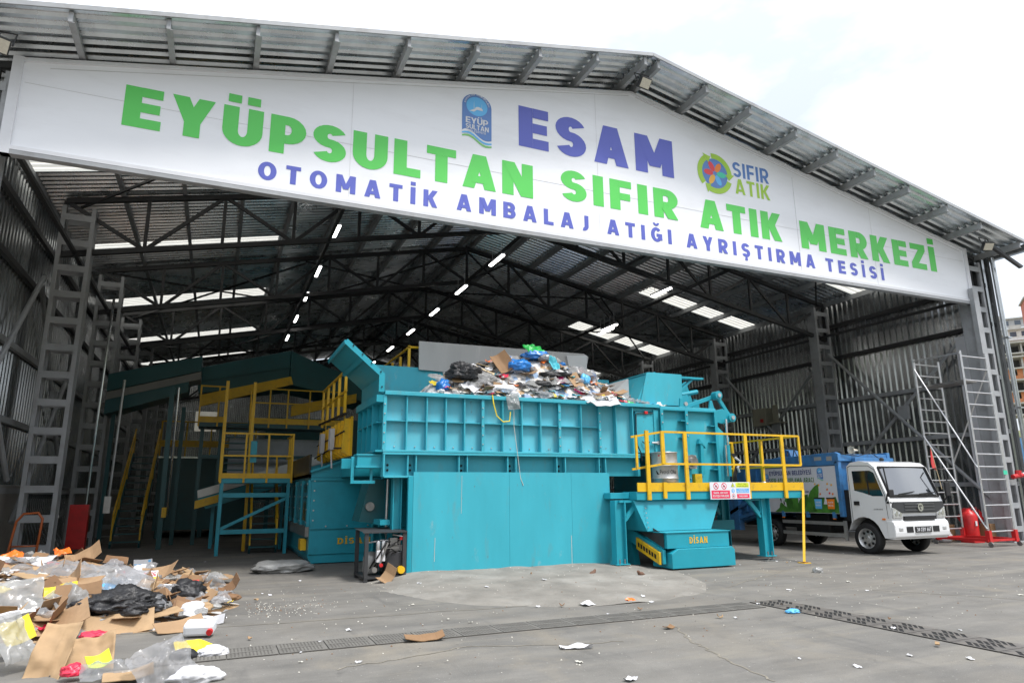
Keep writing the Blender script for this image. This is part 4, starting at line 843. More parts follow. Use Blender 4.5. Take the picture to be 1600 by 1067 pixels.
# ------------------------------------------------------------------ stair tower with yellow rails
def SC(poly, y0, y1): k = y1/y0; return [(x*k, 1.6+(z-1.6)*k) for x, z in poly]
def member(parent, nm, m, p, q, w, h=None): b = MB(); b.bar(p, q, w, h or w); return b.build(nm, m, parent)
def flight(parent, xa, xb, ya, za, yb, zb, n, railh=1.0):
    PT = PETROL
    b = MB(); 
    for x in (xa, xb): b.bar((x, ya, za), (x, yb, zb), .05, .22)
    b.build('stringer', PT, parent)
    b = MB()
    for k in range(n):
        f = (k+.5)/n; y = ya+(yb-ya)*f; z = za+(zb-za)*f; b.box(min(xa, xb)+.03, y-.12, z, max(xa, xb)-.03, y+.12, z+.035)
    b.build('treads', PT, parent)
    for x in (xa, xb):
        b = MB(); 
        for dz in (railh, railh*.5): b.bar((x, ya, za+dz), (x, yb, zb+dz), .045, .045)
        for f in (.02, .33, .66, .98): b.bar((x, ya+(yb-ya)*f, za+(zb-za)*f), (x, ya+(yb-ya)*f, za+(zb-za)*f+railh), .045, .045, (1,0,0))
        b.build('handrail', YEL, parent)
tw = thing('stair_tower', 'teal stair tower with yellow railed landing in front of the upper walkway', 'stairs', (1.05, 21.3, 0))
for x, y in ((.17, 20.6), (1.93, 20.6), (.17, 22.2), (1.93, 22.2)): member(tw, 'leg', TEALD, (x, y, 0), (x, y, 1.95), .09)
for z in (.62, 1.6): member(tw, 'cross_beam', TEALD, (.22, 20.6, z), (1.88, 20.6, z), .07, .12)
member(tw, 'diagonal_brace', TEALD, (.22, 20.6, .7), (1.88, 20.6, 1.5), .06, .08)
b = MB(); b.box(.1, 20.55, 1.93, 1.98, 22.3, 2.06); b.build('deck', TEALD, tw)
b = MB(); b.box(.1, 20.52, 2.06, 1.98, 20.545, 2.2); b.box(1.985, 20.55, 2.06, 2.0, 22.3, 2.2); b.build('kick_plate', YEL, tw)
for z in (2.68, 3.3): member(tw, 'handrail', YEL, (.12, 20.53, z), (1.99, 20.53, z), .045); member(tw, 'handrail', YEL, (1.99, 20.53, z), (1.99, 22.2, z), .045)
for x in (.12, .72, 1.32, 1.99): member(tw, 'rail_post', YEL, (x, 20.5, 1.93), (x, 20.5, 3.32), .06, .05)
for y in (21.1, 21.7): member(tw, 'rail_post', YEL, (2.0, y, 1.95), (2.0, y, 3.3), .05)
flight(tw, .15, .9, 22.2, 2.0, 24.6, 4.0, 9, 1.1); flight(tw, 1.02, 1.72, 20.9, .05, 22.6, 1.9, 9, .9)
b = MB(); b.box(.85, 20.6, 2.5, 1.02, 20.75, 3.1); b.build('junction_box', TEALD, tw)
member(tw, 'stair_post', YEL, (.9, 22.0, 0), (.9, 22.0, 5.0), .09); member(tw, 'stair_post', YEL, (.12, 22.0, 2), (.12, 22.0, 5.0), .09)
wk = thing('upper_walkway', 'high walkway with yellow railing below the dark conveyor hood', 'walkway', (1.7, 25.3, 3.9))
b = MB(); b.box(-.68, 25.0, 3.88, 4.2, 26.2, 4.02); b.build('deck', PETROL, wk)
b = MB(); b.box(-.68, 24.97, 4.02, .1, 24.995, 4.22); b.box(1.0, 24.97, 4.02, 4.2, 24.995, 4.22); b.build('kick_plate', YEL, wk)
for z in (4.75, 5.25): member(wk, 'handrail', YEL, (-.68, 24.97, z), (.1, 24.97, z), .045); member(wk, 'handrail', YEL, (1.0, 24.97, z), (4.2, 24.97, z), .045)
for x in (-.68, -.1, 1.0, 1.55, 2.15, 2.9, 3.5, 4.15): member(wk, 'rail_post', YEL, (x, 24.95, 3.88), (x, 24.95, 5.27), .06, .05)
for x in (-.55, .05, 4.0): member(wk, 'leg', PETROL, (x, 25.6, 0), (x, 25.6, 3.88), .12)
for z in (2.9, 1.5): member(wk, 'cross_beam', PETROL, (-.5, 25.6, z), (4.2, 25.6, z), .08, .12)
b = MB(); b.box(.35, 26.3, 2.0, 3.6, 26.4, 3.6); b.build('wall_panel', mat('pale_sheet', (.42, .45, .47), .5), wk)
# overhead machines
hd = thing('conveyor_hood', 'dark teal hooded conveyor above the upper walkway', 'conveyor', (1.5, 27, 4.9))
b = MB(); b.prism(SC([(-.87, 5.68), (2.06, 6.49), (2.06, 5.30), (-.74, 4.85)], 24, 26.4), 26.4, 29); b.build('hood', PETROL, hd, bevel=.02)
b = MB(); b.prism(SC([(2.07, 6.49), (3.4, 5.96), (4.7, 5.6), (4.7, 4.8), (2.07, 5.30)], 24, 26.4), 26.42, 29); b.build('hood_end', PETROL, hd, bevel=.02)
b = MB(); b.prism(SC([(-.665, 4.668), (2.03, 5.419), (2.106, 5.167), (-.634, 4.307)], 23, 26.2), 26.2, 26.35); b.build('yellow_beam', YEL, hd)
b = MB(); b.prism(SC([(2.1, 4.45), (4.2, 4.95), (4.2, 4.65), (2.1, 4.1)], 23, 26.2), 26.21, 26.35); b.build('yellow_beam', YEL, hd)
b = MB(); b.bar((-.9, 26.36, 5.6), (2.3, 26.36, 6.35), .06, .05); b.build('seam_strip', PETROL, hd)
cvA = thing('inclined_conveyor', 'long dark teal conveyor climbing to the right with grey belt edge at far left', 'conveyor', (-2, 25, 4.5))
b = MB(); b.prism([(-3.5, 4.95), (-3.5, 5.52), (-.75, 6.32), (-.75, 5.80)], 25.2, 26.5); b.build('upper_side', PETROL, cvA)
b = MB(); b.prism([(-3.5, 4.68), (-3.5, 4.93), (-.75, 5.78), (-.75, 5.52)], 25.25, 26.5); b.build('belt_edge', mat('grey_belt_edge', (.25, .25, .24), .6), cvA)
b = MB(); b.prism([(-3.5, 4.2), (-3.5, 4.66), (-1.1, 5.4), (-1.1, 5.05)], 25.2, 26.5); b.build('lower_side', PETROL, cvA)
for x in (-3.3, -1.2): member(cvA, 'leg', PETROL, (x, 25.9, 0), (x, 25.9, 4.6), .12)
cvB = thing('belt_conveyor', 'grey edged belt conveyor sloping down to the left behind the stair tower', 'conveyor', (1, 23, 1.2))
b = MB(); b.prism([(-.48, 1.75), (2.74, 2.78), (3.64, 2.95), (3.64, 2.75), (-.45, 1.52)], 23.0, 24.3); b.build('belt_edge', mat('bright_belt_edge', (.5, .5, .48), .45, .5), cvB)
b = MB(); b.prism([(-.45, 1.5), (3.64, 2.72), (3.64, 2.4), (-.2, 1.2)], 23.02, 24.3); b.build('side_frame', TEALD, cvB)
b = MB(); b.prism([(-.52, 1.2), (-.52, 1.44), (.2, 1.65), (.2, 1.42)], 22.9, 22.99); b.build('yellow_guard', YEL, cvB)
for x in (0, 2.4): member(cvB, 'leg', TEALD, (x, 23.6, 0), (x, 23.6, 1.5+x*.3), .1)
# left stair, machine room, post
ls = thing('steel_stairs', 'steep dark teal stairs with yellow handrails at far left inside the hall', 'stairs', (-2.45, 26.8, 0))
flight(ls, -2.87, -2.07, 25.0, .05, 28.8, 3.1, 13, .95)
rm = thing('machine_cabin', 'dark teal walled machine cabin with railing on its roof behind the left stairs', 'machine cabin', (-.4, 32, 0))
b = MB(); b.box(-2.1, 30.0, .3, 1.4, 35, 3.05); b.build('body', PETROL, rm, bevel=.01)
b = MB(); b.box(-2.15, 29.95, 3.05, 1.45, 35, 3.12); b.build('roof_edge', GALV, rm)
b = MB(); b.box(-2.1, 29.97, 3.5, 1.4, 30.0, 3.75); b.bar((-2.1, 30, 4.5), (1.4, 30, 4.5), .05, .05); [b.box(x-.03, 29.96, 3.12, x+.03, 29.995, 4.5) for x in (-2.1, -1.2, -.3, .6, 1.4)]; b.build('handrail', YEL, rm)
for x in (-2.0, -.5, 1.2): b = MB(); b.box(x, 30.02, 0, x+.15, 30.17, .3); b.build('leg', PETROL, rm)
po = thing('teal_post', 'tall teal post with bright conduit standing before the machine cabin', 'post', (-1.42, 24, 0))
member(po, 'column', PETROL, (-1.45, 24, 0), (-1.5, 24, 5.0), .14)
b = MB(); b.tube([(-1.3, 23.93, 1.0), (-1.32, 23.93, 5.0)], .04); b.build('conduit', CHROME, po)
b = MB(); b.box(-1.45, 23.85, .95, -1.32, 23.93, 1.25); b.build('switch_box', YEL, po)
# far conveyors at the back, dim shapes
fb = thing('sorting_cabin', 'dim sorting line machinery at the back of the hall', 'waste machine', (6, 36, 0))
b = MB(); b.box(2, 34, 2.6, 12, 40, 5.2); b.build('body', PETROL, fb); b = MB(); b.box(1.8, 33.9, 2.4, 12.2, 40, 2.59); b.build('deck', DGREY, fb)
for x in (2.3, 5, 8, 11.6): member(fb, 'leg', PETROL, (x, 34.3, 0), (x, 34.3, 2.4), .18)
# things along the left wall
b = MB(); b.box(-3.66, 22.5, .18, -3.2, 22.8, 1.38); b.box(-3.66, 22.5, 0, -3.56, 22.8, .18); b.box(-3.3, 22.5, 0, -3.2, 22.8, .18); b.box(-3.62, 22.49, .25, -3.24, 22.499, 1.3)
tag(b.build('hose_cabinet', REDP, bevel=.01), 'tall red steel cabinet standing by the left wall columns', 'cabinet')
b = MB(); b.tube([(-3.3, 22.65, 1.38), (-3.25, 22.65, 7.4)], .035); tag(b.build('riser_pipe', CHROME), 'bright vertical pipe rising from the red cabinet', 'pipe')
b = MB(); b.tube([(-2.95, 24.2, 1.4), (-2.9, 24.2, 5.2)], .04); b.box(-3.05, 24.1, 1.1, -2.87, 24.25, 1.6); tag(b.build('conduit_pipe', ALU), 'slim grey conduit with a switch box beside the third wall column', 'pipe')
b = MB(); b.tube([(-4.35, 19.1, .0), (-4.2, 19.1, .25), (-4.12, 19.15, 1.05), (-4.0, 19.15, 1.22), (-3.72, 19.15, 1.24), (-3.62, 19.15, 1.1), (-3.66, 19.1, .1)], .028); b.tube([(-4.15, 19.12, .5), (-3.64, 19.12, .5)], .02)
tag(b.build('hand_cart', mat('orange_tube_paint', (.5, .12, .03), .4), smooth=True), 'orange bent tube hand cart frame leaning on the left ladder column', 'hand cart')
# electric box on the right wall
eb = thing('wall_box', 'beige wall mounted electric box with red knob on the right wall', 'electric box', (23.1, 23.6, 4.5))
BEI = mat('beige_box_paint', (.32, .31, .24), .5); b = MB(); b.box(22.85, 23.5, 4.5, 23.3, 24.3, 5.3); b.build('box', BEI, eb, bevel=.01)
b = MB(); b.box(22.8, 22.7, 4.55, 22.84, 23.0, 5.35); b.box(22.85, 22.7, 4.55, 23.3, 23.4, 4.6); b.build('open_door', BEI, eb)
b = MB(); b.box(22.8, 23.65, 4.65, 22.85, 23.8, 4.8); b.build('red_knob', REDP, eb)
# ------------------------------------------------------------------ refuse truck, nose towards the yard
tk = thing('refuse_truck', 'white cabbed refuse truck with printed green leaf panel parked nose out by the right wall', 'truck', (16.35, 14.3, 0))
TX0, TX1 = 15.36, 17.36; TD, UZ = (0, -1, 0), (0, 0, 1)
arch = [(12.75+.50*cos(radians(a)), .42+.50*sin(radians(a))) for a in range(0, 181, 18)]
prof = [(13.12, .78), (13.2, .62)]+[p for p in arch if p[1] > .45]+[(12.2, .42), (11.95, .40), (11.90, .50), (11.90, .80), (11.95, .86), (11.93, 1.02), (11.95, 1.30), (12.0, 1.44), (12.27, 2.16), (12.42, 2.28), (12.7, 2.33), (12.98, 2.30), (13.1, 2.2)]
b = MB(); b.prism(prof, TX0+.02, TX1-.02, 'x'); b.build('cab', WPAINT, tk, bevel=.07)
def side(nm, m, pts, d=.004, x=TX0+.02, smooth=False):
    b = MB(); flat(b, (x, 0, 0), TD, UZ, [(-y, z) for y, z in pts], d); return b.build(nm, m, tk)
side('side_window', GLASS, [(12.95, 2.08), (12.42, 2.08), (12.30, 2.02), (12.10, 1.44), (12.4, 1.44), (12.7, 1.53), (12.93, 1.58)])
b = MB()
for p, q in (((12.52, 2.08), (12.5, 1.47)),): b.bar((TX0+.012, p[0], p[1]), (TX0+.012, q[0], q[1]), .01, .03, (0,1,0))
sm = [(13.07, .8), (13.07, 2.18), (12.98, 2.22), (12.45, 2.2), (12.28, 2.1), (12.06, 1.44), (12.04, .9)]
for i in range(len(sm)-1): b.bar((TX0+.0175, *sm[i]), (TX0+.0175, *sm[i+1]), .006, .012)
b.build('door_seam', BLACK, tk)
b = MB(); b.box(TX0-.005, 12.82, 1.21, TX0+.03, 12.98, 1.31); b.build('door_handle', BLACK, tk, bevel=.01)
WSG = mat('windscreen_glass', (.02, .025, .03), .04, 0, .05, 1, spec=1.0, coat=1); WSG.node_tree.nodes['Principled BSDF'].inputs['IOR'].default_value = 1.9
def wsp(x, t, d=.012):                                         # a point on the slanted windscreen, t from sill to roof
    y = 12.0+(12.27-12.0)*t; z = 1.44+(2.16-1.44)*t; return (x, y-d*.93, z+d*.35)
b = MB(); V = []
for j in range(5):
    for i in range(9):
        u = i/8; x = TX0+.14+(TX1-TX0-.28)*u; p = wsp(x, .03+.92*j/4, .012+.05*(1-(2*u-1)**2)); V.append(p)
b.add(V, [(j*9+i, j*9+i+1, j*9+i+10, j*9+i+9) for j in range(4) for i in range(8)]); b.build('windscreen', WSG, tk, smooth=True)
b = MB(); pts = [wsp(TX0+.1, -.02, .02), wsp(TX1-.1, -.02, .02), wsp(TX1-.12, .99, .02), wsp(TX0+.12, .99, .02)]
for i in range(4): b.bar(pts[i], pts[(i+1) % 4], .03, .05)
b.build('windscreen_seal', BLACK, tk)
b = MB(); b.bar(wsp(TX0+.35, .02, .085), wsp(TX0+.95, .1, .09), .02, .02); b.bar(wsp(TX0+1.1, .02, .09), wsp(TX0+1.75, .08, .085), .02, .02); b.build('wiper', BLACK, tk)
b = MB(); b.prism([(TX0+.10, 1.30), (TX0+.04, 1.18), (TX0+.34, 1.03), (TX1-.34, 1.03), (TX1-.04, 1.18), (TX1-.10, 1.30)], 11.895, 11.94); b.build('grille', mat('grille_plastic', (.035, .037, .04), .5), tk, bevel=.01)
b = MB(); [b.box(TX0+.45, 11.882, z, TX1-.45, 11.894, z+.03) for z in (1.08, 1.16, 1.23)]; b.build('grille_bar', mat('grille_bar_plastic', (.07, .072, .075), .4), tk)
b = MB(); b.lathe([(.10, -.02), (.10, 0)], (16.36, 11.88, 1.16), 20, 'y'); b.build('badge', CHROME, tk)
b = MB(); flat(b, (16.36, 11.858, 1.16), XD, ZD, [(-.06, .05), (.05, .05), (.06, .02), (-.02, .02), (.02, -.06), (-.02, -.06)], .0); b.build('badge_mark', INK, tk)
for s in (-1, 1):
    xc = 16.36+s*.80; xs = sorted((xc-s*.17, xc+s*.17)); b = MB(); b.prism([(xs[0], 1.12 if s > 0 else 1.17), (xs[0], .90), (xs[1], .90), (xs[1], 1.17 if s > 0 else 1.12)], 11.905, 11.96); b.build('headlight', SILVER, tk, bevel=.015)
    b = MB(); b.lathe([(.055, 11.893), (.055, 11.904)], (xc+s*.05, 0, 1.02), 14, 'y'); b.lathe([(.045, 11.893), (.045, 11.904)], (xc-s*.08, 0, 1.0), 14, 'y'); b.build('lamp_reflector', CHROME, tk)
    b = MB(); b.box(xc-.07, 11.862, .60, xc+.07, 11.88, .68); b.build('fog_lamp', SILVER, tk, bevel=.02)
b = MB(); b.box(TX0+.42, 11.888, .86, TX1-.42, 11.96, .95); [b.box(x, 11.866, .56, x+.24, 11.90, .70) for x in (TX0+.40, TX1-.64)]; b.build('air_intake', BLACK, tk)
b = MB(); b.prism([(11.92, .43), (11.885, .46), (11.872, .56), (11.875, .74), (11.90, .82), (11.95, .84), (12.1, .84), (12.1, .43)], TX0+.0, TX1-.0, 'x'); b.build('bumper', WPAINT, tk, bevel=.02)
b = MB(); b.box(16.06, 11.852, .555, 16.66, 11.871, .695); b.build('number_plate', INK, tk)
b = MB(); text(b, '34 CBY 667', (16.10, 11.850, .58), XD, ZD, .52, .09, .18, .16, step=.0008); b.build('plate_lettering', WFRAME, tk)
b = MB(); b.box(TX0-.005, 12.12, .86, TX0+.03, 12.2, .90); b.build('side_indicator', ORANGE, tk)
b = MB(); text(b, 'AUMARK', (TX0+.014, 12.42, 1.10), TD, UZ, .26, .035, .2, .3, step=.0006); b.build('cab_lettering', mat('grey_print', (.2, .2, .2), .4), tk)
for s, x in ((-1, TX0), (1, TX1)):
    b = MB(); b.tube([(x, 12.12, 2.12), (x+s*.12, 11.9, 2.14), (x+s*.14, 11.82, 1.6), (x+s*.1, 11.95, 1.32)], .018, 8); b.build('mirror_arm', BLACK, tk)
    b = MB(); b.box(x+s*.06-.09, 11.8, 1.42, x+s*.06+.09, 11.86, 1.78 if s > 0 else 1.6); b.build('mirror', BLACK, tk, bevel=.02)
b = MB(); b.lathe([(.06, 0), (.06, .04), (.03, .06)], (TX0+.06, 12.0, 1.26), 10); b.build('round_mirror', BLACK, tk)
def wheel(x, y, s):
    b = MB(); c = (x, y, .385); w = s*.11
    b.lathe([(.25, -w), (.33, -w*1.05), (.375, -w*.85), (.386, -w*.5), (.386, w*.5), (.375, w*.85), (.33, w*1.05), (.25, w)], c, 36, 'x', cap=False); t = b.build('wheel', BLACK, tk, smooth=True)
    b = MB(); b.lathe([(.25, w*1.0), (.235, w*.9), (.20, w*.35), (.13, w*.4), (.11, w*.75), (.075, w*.8), (.07, w*1.15), (.02, w*1.2)], c, 30, 'x', cap=False); b.build('rim', ALU, t)
    b = MB()
    for k in range(8): a = k*pi/4; b.lathe([(.034, w*.3), (.034, w*.56)], (x, y+.165*cos(a), .385+.165*sin(a)), 8, 'x')
    b.build('hand_hole', BLACK, t)
for y in (12.75, 16.0):
    wheel(TX0+.16, y, -1); wheel(TX1-.16, y, 1)
b = MB(); b.box(TX0+.35, 12.2, .55, TX1-.35, 17.4, .78); b.box(TX0+.3, 12.6, .33, TX1-.3, 12.9, .5); b.build('chassis', BLACK, tk)
b = MB(); b.prism([p for p in [(12.75+.47*cos(radians(a)), .42+.47*sin(radians(a))) for a in range(0, 181, 18)]], TX0+.3, TX1-.3, 'x'); b.build('wheel_well', BLACK, tk)
b = MB(); b.box(TX0+.1, 13.15, .8, TX1-.1, 13.42, 1.6); b.build('cab_gap', BLACK, tk)
# body
b = MB(); b.box(TX0+.03, 13.42, 1.0, TX1-.03, 16.25, 2.36); b.build('body', TRUCKB, tk)
b = MB(); b.box(TX0, 13.45, .98, TX0+.029, 16.2, 2.24); b.build('printed_panel', PANELP, tk)
b = MB(); b.prism([(13.3, 2.36), (13.3, 2.56), (13.4, 2.6), (16.2, 2.52), (16.2, 2.26), (13.45, 2.26)], TX0-.02, TX0+.1, 'x'); b.box(TX0-.02, 13.32, .9, TX0+.1, 13.44, 2.36); b.box(TX0, 13.32, 2.36, TX1, 13.5, 2.55); b.box(TX1-.12, 13.3, 2.37, TX1, 16.2, 2.6); b.box(TX0+.5, 13.2, 2.3, TX1, 13.31, 2.45); b.build('blue_frame', TRUCKB, tk, bevel=.01)
b = MB(); b.box(TX0-.025, 13.5, 2.38, TX0-.0205, 13.68, 2.5); flat(b, (TX0-.021, 0, 0), TD, UZ, [(-14.1, 2.4), (-13.85, 2.4), (-13.85, 2.5), (-14.1, 2.5)], .001); b.build('sticker', mat('grey_sticker', (.3, .3, .3), .5), tk)
for y in (13.6, 14.5, 15.4): b = MB(); b.box(TX0-.01, y, .86, TX0+.05, y+.09, 1.02); b.build('panel_clamp', TRUCKB, tk)
b = MB(); b.box(TX0-.012, 13.62, .83, TX0+.04, 13.68, .86); b.box(TX0-.012, 15.42, .83, TX0+.04, 15.48, .86); b.build('side_marker', ORANGE, tk)
pp = MB(); O = (TX0-.0005, 13.45, .98)                           # print: u runs back from the front edge as minus
def pf_(poly, d, m): flat(pp, O, TD, UZ, [(u, v) for u, v in poly], d, m)
def leaf(u, v, L_, wd, an, d, m):
    an = radians(an); pts = []
    for k in range(9): t = k/8; pts.append((t*L_, wd*sin(pi*t)**.8))
    for k in range(7, 0, -1): t = k/8; pts.append((t*L_, -wd*sin(pi*t)**.8))
    pts = [(u+a*cos(an)-c*sin(an), v+a*sin(an)+c*cos(an)) for a, c in pts]; pts = [(min(max(a, -2.74), -.005), max(c, .01)) for a, c in pts]; pf_(pts, d, m)
pf_([(-2.3, .01), (-.005, .01), (-.005, .3), (-.4, .24), (-1.0, .26), (-1.6, .28), (-2.0, .2)], .001, 0)
for i, (u, v, l_, w_, an) in enumerate(((-1.9, .05, .55, .14, 60), (-1.75, .05, .7, .13, 78), (-1.45, .05, .75, .12, 98), (-1.4, .05, .6, .14, 50), (-1.05, .05, .85, .16, 60), (-.9, .04, .6, .13, 40), (-2.1, .05, .4, .12, 45), (-.3, .05, .45, .15, 60), (-.7, .05, .4, .12, 100))): leaf(u, v, l_, w_, an, .002+.0008*i, i % 2)
for u0, m in ((-.80, 2), (-.38, 3)):
    pf_([(u0+.02, .12), (u0+.24, .12), (u0+.26, .38), (u0, .38)], .0095, m); pf_([(u0-.01, .38), (u0+.27, .38), (u0+.27, .42), (u0-.01, .42)], .0105, 7)
    text(pp, 'GERİ' if m == 2 else 'PLASTİK', (TX0-.011, 13.45-u0-.04, .98+.27), TD, UZ, .17, .045, .2, .12, 5, step=.0004); text(pp, 'KAĞIT' if m == 2 else 'METAL', (TX0-.011, 13.45-u0-.04, .98+.19), TD, UZ, .17, .045, .2, .12, 5, step=.0004)
    for k, (du, dv) in enumerate(((.03, .6), (.1, .5), (.18, .72), (.2, .48), (.05, .75))): pf_([(u0+du, dv), (u0+du+.05, dv+.02), (u0+du+.04, dv+.07), (u0+du-.01, dv+.05)], .0045, (3, 4, 8, 3, 8)[k])
text(pp, 'EYÜPSULTAN BELEDİYESİ', (TX0-.003, 15.85, 2.06-.03), TD, UZ, 1.58, .13, .2, .11, 6, step=.0005)
text(pp, 'SIFIR ATIK TOPLAMA ARACI', (TX0-.003, 15.88, 1.82), TD, UZ, 1.68, .13, .2, .11, 0, step=.0005)
text(pp, 'ÇEVRE KORUMA MÜDÜRLÜĞÜ', (TX0-.003, 15.5, 1.53), TD, UZ, 1.3, .055, .2, .12, 6, step=.0005)
text(pp, '444 36 06', (TX0-.003, 15.25, 1.38), TD, UZ, .75, .09, .2, .14, 6, step=.0005)
for k in range(4):                                             # white bridge strokes in the print, left
    pf_([(-2.32+.12*k, .62-.09*k), (-2.2+.12*k, .55-.09*k), (-2.18+.12*k, .42-.09*k), (-2.3+.12*k, .49-.09*k)], .011, 5); pf_([(-2.30+.12*k, .59-.09*k), (-2.24+.12*k, .555-.09*k), (-2.24+.12*k, .47-.09*k), (-2.29+.12*k, .50-.09*k)], .012, 7)
pp.build('panel_print', [LEAFG, mat('dark_green_print', (.035, .13, .02), .5, 0, .4, 5), SKYB, ORANGE, RED, WFRAME, NAVY, INK, AMBER], tk)
emblem((TX0-.001, 13.45+.62, .98+.88), TD, tk, .2, 'panel_emblem')
emblem((TX0-.001, 13.45+2.62, .98+.80), TD, tk, .18, 'panel_emblem')
b = MB()
for z in (.68, .38): b.box(TX0+.0, 13.3, z, TX0+.03, 15.5, z+.09)
b.box(TX0-.002, 13.28, .3, TX0+.035, 13.38, .80); b.build('side_guard', ALU, tk)
b = MB(); b.box(TX0+.2, 14.0, .45, TX0+.9, 15.2, .95); b.build('tank', BLACK, tk, bevel=.03)
b = MB(); b.prism([(16.26, .9), (16.26, 2.3), (16.9, 2.45), (17.9, 1.9), (18.0, .9), (17.4, .6)], TX0+.05, TX1-.05, 'x'); b.build('compactor', TRUCKB, tk, bevel=.02)
b = MB(); [b.box(TX0-.02, y, .95, TX0+.05, y+.08, 2.2) for y in (16.4, 16.9, 17.4)]; b.bar((TX0-.05, 16.3, 1.0), (TX0-.05, 17.9, .6), .08, .1); b.bar((TX0-.05, 16.3, 1.5), (TX0-.05, 17.6, .9), .1, .1); b.box(TX0-.1, 17.2, .4, TX0+.1, 17.7, 1.5); b.build('lift_arm', TRUCKB, tk)
b = MB(); b.prism([(15.2, 2.5), (15.3, 2.75), (15.5, 2.8), (15.7, 2.5)], TX0+.3, TX0+.7, 'x'); b.tube([(TX0+.5, 15.5, 2.6), (TX0+.5, 16.3, 2.5)], .05); b.box(TX0+.9, 13.5, 2.4, TX1-.3, 15.8, 2.5); b.build('roof_gear', TRUCKB, tk)
b = MB()
for k in range(7): y = 13.8+k*.25; b.tube([(TX0+.2+.1*(k % 3), y, 2.5), (TX0+.3, y+.05, 2.72+.05*(k % 2)), (TX0+.4, y+.22, 2.5)], .018, 6)
b.tube([(TX0+.1, 13.3, 2.55), (TX0+.7, 13.25, 2.5), (TX0+1.2, 13.25, 2.6), (TX0+1.5, 13.2, 2.4)], .012, 6); b.build('hose', BLACK, tk, smooth=True)
b = MB(); b.lathe([(.02, .18), (.03, .1), (.05, .01), (.09, -.07), (.11, -.09), (.09, -.08), (.02, .07)], (16.0, 13.35, 2.66), 18, 'x'); b.build('horn_speaker', mat('cream_plastic', (.6, .55, .45), .5), tk, smooth=True)
b = MB(); b.lathe([(.05, 0), (.06, .05), (.03, .09)], (16.05, 12.55, 2.33), 12); b.build('roof_lamp', BLACK, tk)
b = MB(); b.tube([(17.9, 12.3, 1.6), (17.75, 12.35, 2.7)], .008, 6); b.build('flag_pole', WOOD, tk)
b = MB(); b.add([(17.75, 12.35, 2.68), (17.86, 12.34, 2.1), (17.62, 12.28, 2.12), (17.64, 12.32, 2.3)], [(0,1,2,3)]); b.build('flag', REDP, tk, solid=.006)
# ------------------------------------------------------------------ rolling scaffold and what stands near it
sf = thing('scaffold_tower', 'tall aluminium rolling scaffold tower on a red wheeled base at the right column', 'scaffold', (20.6, 13.4, 0))
for y in (12.62, 14.1):
    for x in (20.05, 21.22): b = MB(); b.tube([(x, y, .2), (x, y, 5.62)], .034, 10); b.build('upright', ALU, sf)
    for k in range(15): b = MB(); z = .42+k*.36; b.tube([(20.05, y, z), (21.22, y, z)], .021, 8); b.build('rung', ALU, sf)
for p, q in (((20.02, 14.1, 5.3), (20.02, 12.62, 2.2)), ((20.02, 14.1, 3.2), (20.02, 12.62, .5)), ((21.25, 12.62, 5.2), (21.25, 14.1, 2.4)), ((20.02, 14.1, 5.55), (20.02, 12.62, 5.55))): b = MB(); b.tube([p, q], .024, 8); b.build('brace', ALU, sf)
b = MB(); b.box(20.12, 12.7, 4.7, 20.75, 14.0, 4.76); b.build('platform_board', STEEL, sf)
b = MB()
for y in (12.62, 14.1): b.box(19.95, y-.03, .15, 21.35, y+.03, .21)
for x in (20.05, 21.22): b.box(x-.04, 12.67, .15, x+.04, 14.05, .22); [b.box(x-.06, y-.06, .12, x+.06, y+.06, .45) for y in (12.62, 14.1)]
b.build('red_base', REDP, sf)
for x in (20.0, 21.28):
    for y in (12.56, 14.16): b = MB(); b.lathe([(.07, -.02), (.07, .02)], (x, y, .07), 14, 'x'); b.box(x-.03, y-.03, .07, x+.03, y+.03, .15); b.build('castor', STEEL, sf)
b = MB(); b.box(21.1, 12.575, 2.0, 21.28, 12.583, 2.12); b.build('green_tag', TURQ, sf)
et = thing('fire_extinguisher', 'large red wheeled extinguisher cylinder behind the scaffold base', 'fire extinguisher', (21.45, 14.0, 0))
b = MB(); b.lathe([(.05, 0), (.2, .02), (.21, .08), (.21, .72), (.17, .82), (.08, .87), (.05, .93)], (21.45, 14.0, .06), 24); b.build('cylinder', REDP, et, smooth=True)
b = MB(); b.box(21.36, 13.775, .5, 21.44, 13.79, .64); b.build('paper_label', PAPER[0], et)
b = MB(); b.tube([(21.45, 14, .95), (21.6, 13.9, 1.0), (21.75, 13.9, 1.0), (21.72, 13.9, .5)], .02, 6); b.build('hose', BLACK, et)
b = MB(); b.box(21.2, 13.8, 0, 21.7, 14.2, .058); b.build('base', REDP, et)
def blob(nm, m, c, r, seed, amp=.35, fr=2.2, sub=3, parent=None):
    bm_ = __import__('bmesh').new(); __import__('bmesh').ops.create_icosphere(bm_, subdivisions=sub, radius=1); b = MB()
    V = []
    for v in bm_.verts:
        p = v.co*fr+Vector((seed*7.3, seed*1.7, 0)); k = 1+amp*.75*noise.noise(p*.8)+amp*.5*(.5-1.5*abs(noise.noise(p*1.6)))+amp*.32*(.5-1.5*abs(noise.noise(p*3.7)))+amp*.13*noise.noise(p*9)
        q = v.co*k; V.append((c[0]+q.x*r[0], c[1]+q.y*r[1], max(c[2]+q.z*r[2], c[2]-r[2]*.55)))
    b.add(V, [[v.index for v in f.verts] for f in bm_.faces]); bm_.free()
    return b.build(nm, m, parent, smooth=True)
tag(blob('red_cloth', REDP, (22.0, 14.3, .7), (.36, .3, .3), 3), 'crumpled red cloth heaped behind the extinguisher', 'cloth')
b = MB(); b.box(21.9, 13.7, 0, 22.15, 14.2, .55); b.box(21.0, 14.6, 0, 21.6, 14.9, .5); tag(b.build('cardboard_box', KRAFT[1], bevel=.01), 'brown cardboard boxes on the floor beside the extinguisher', 'box')
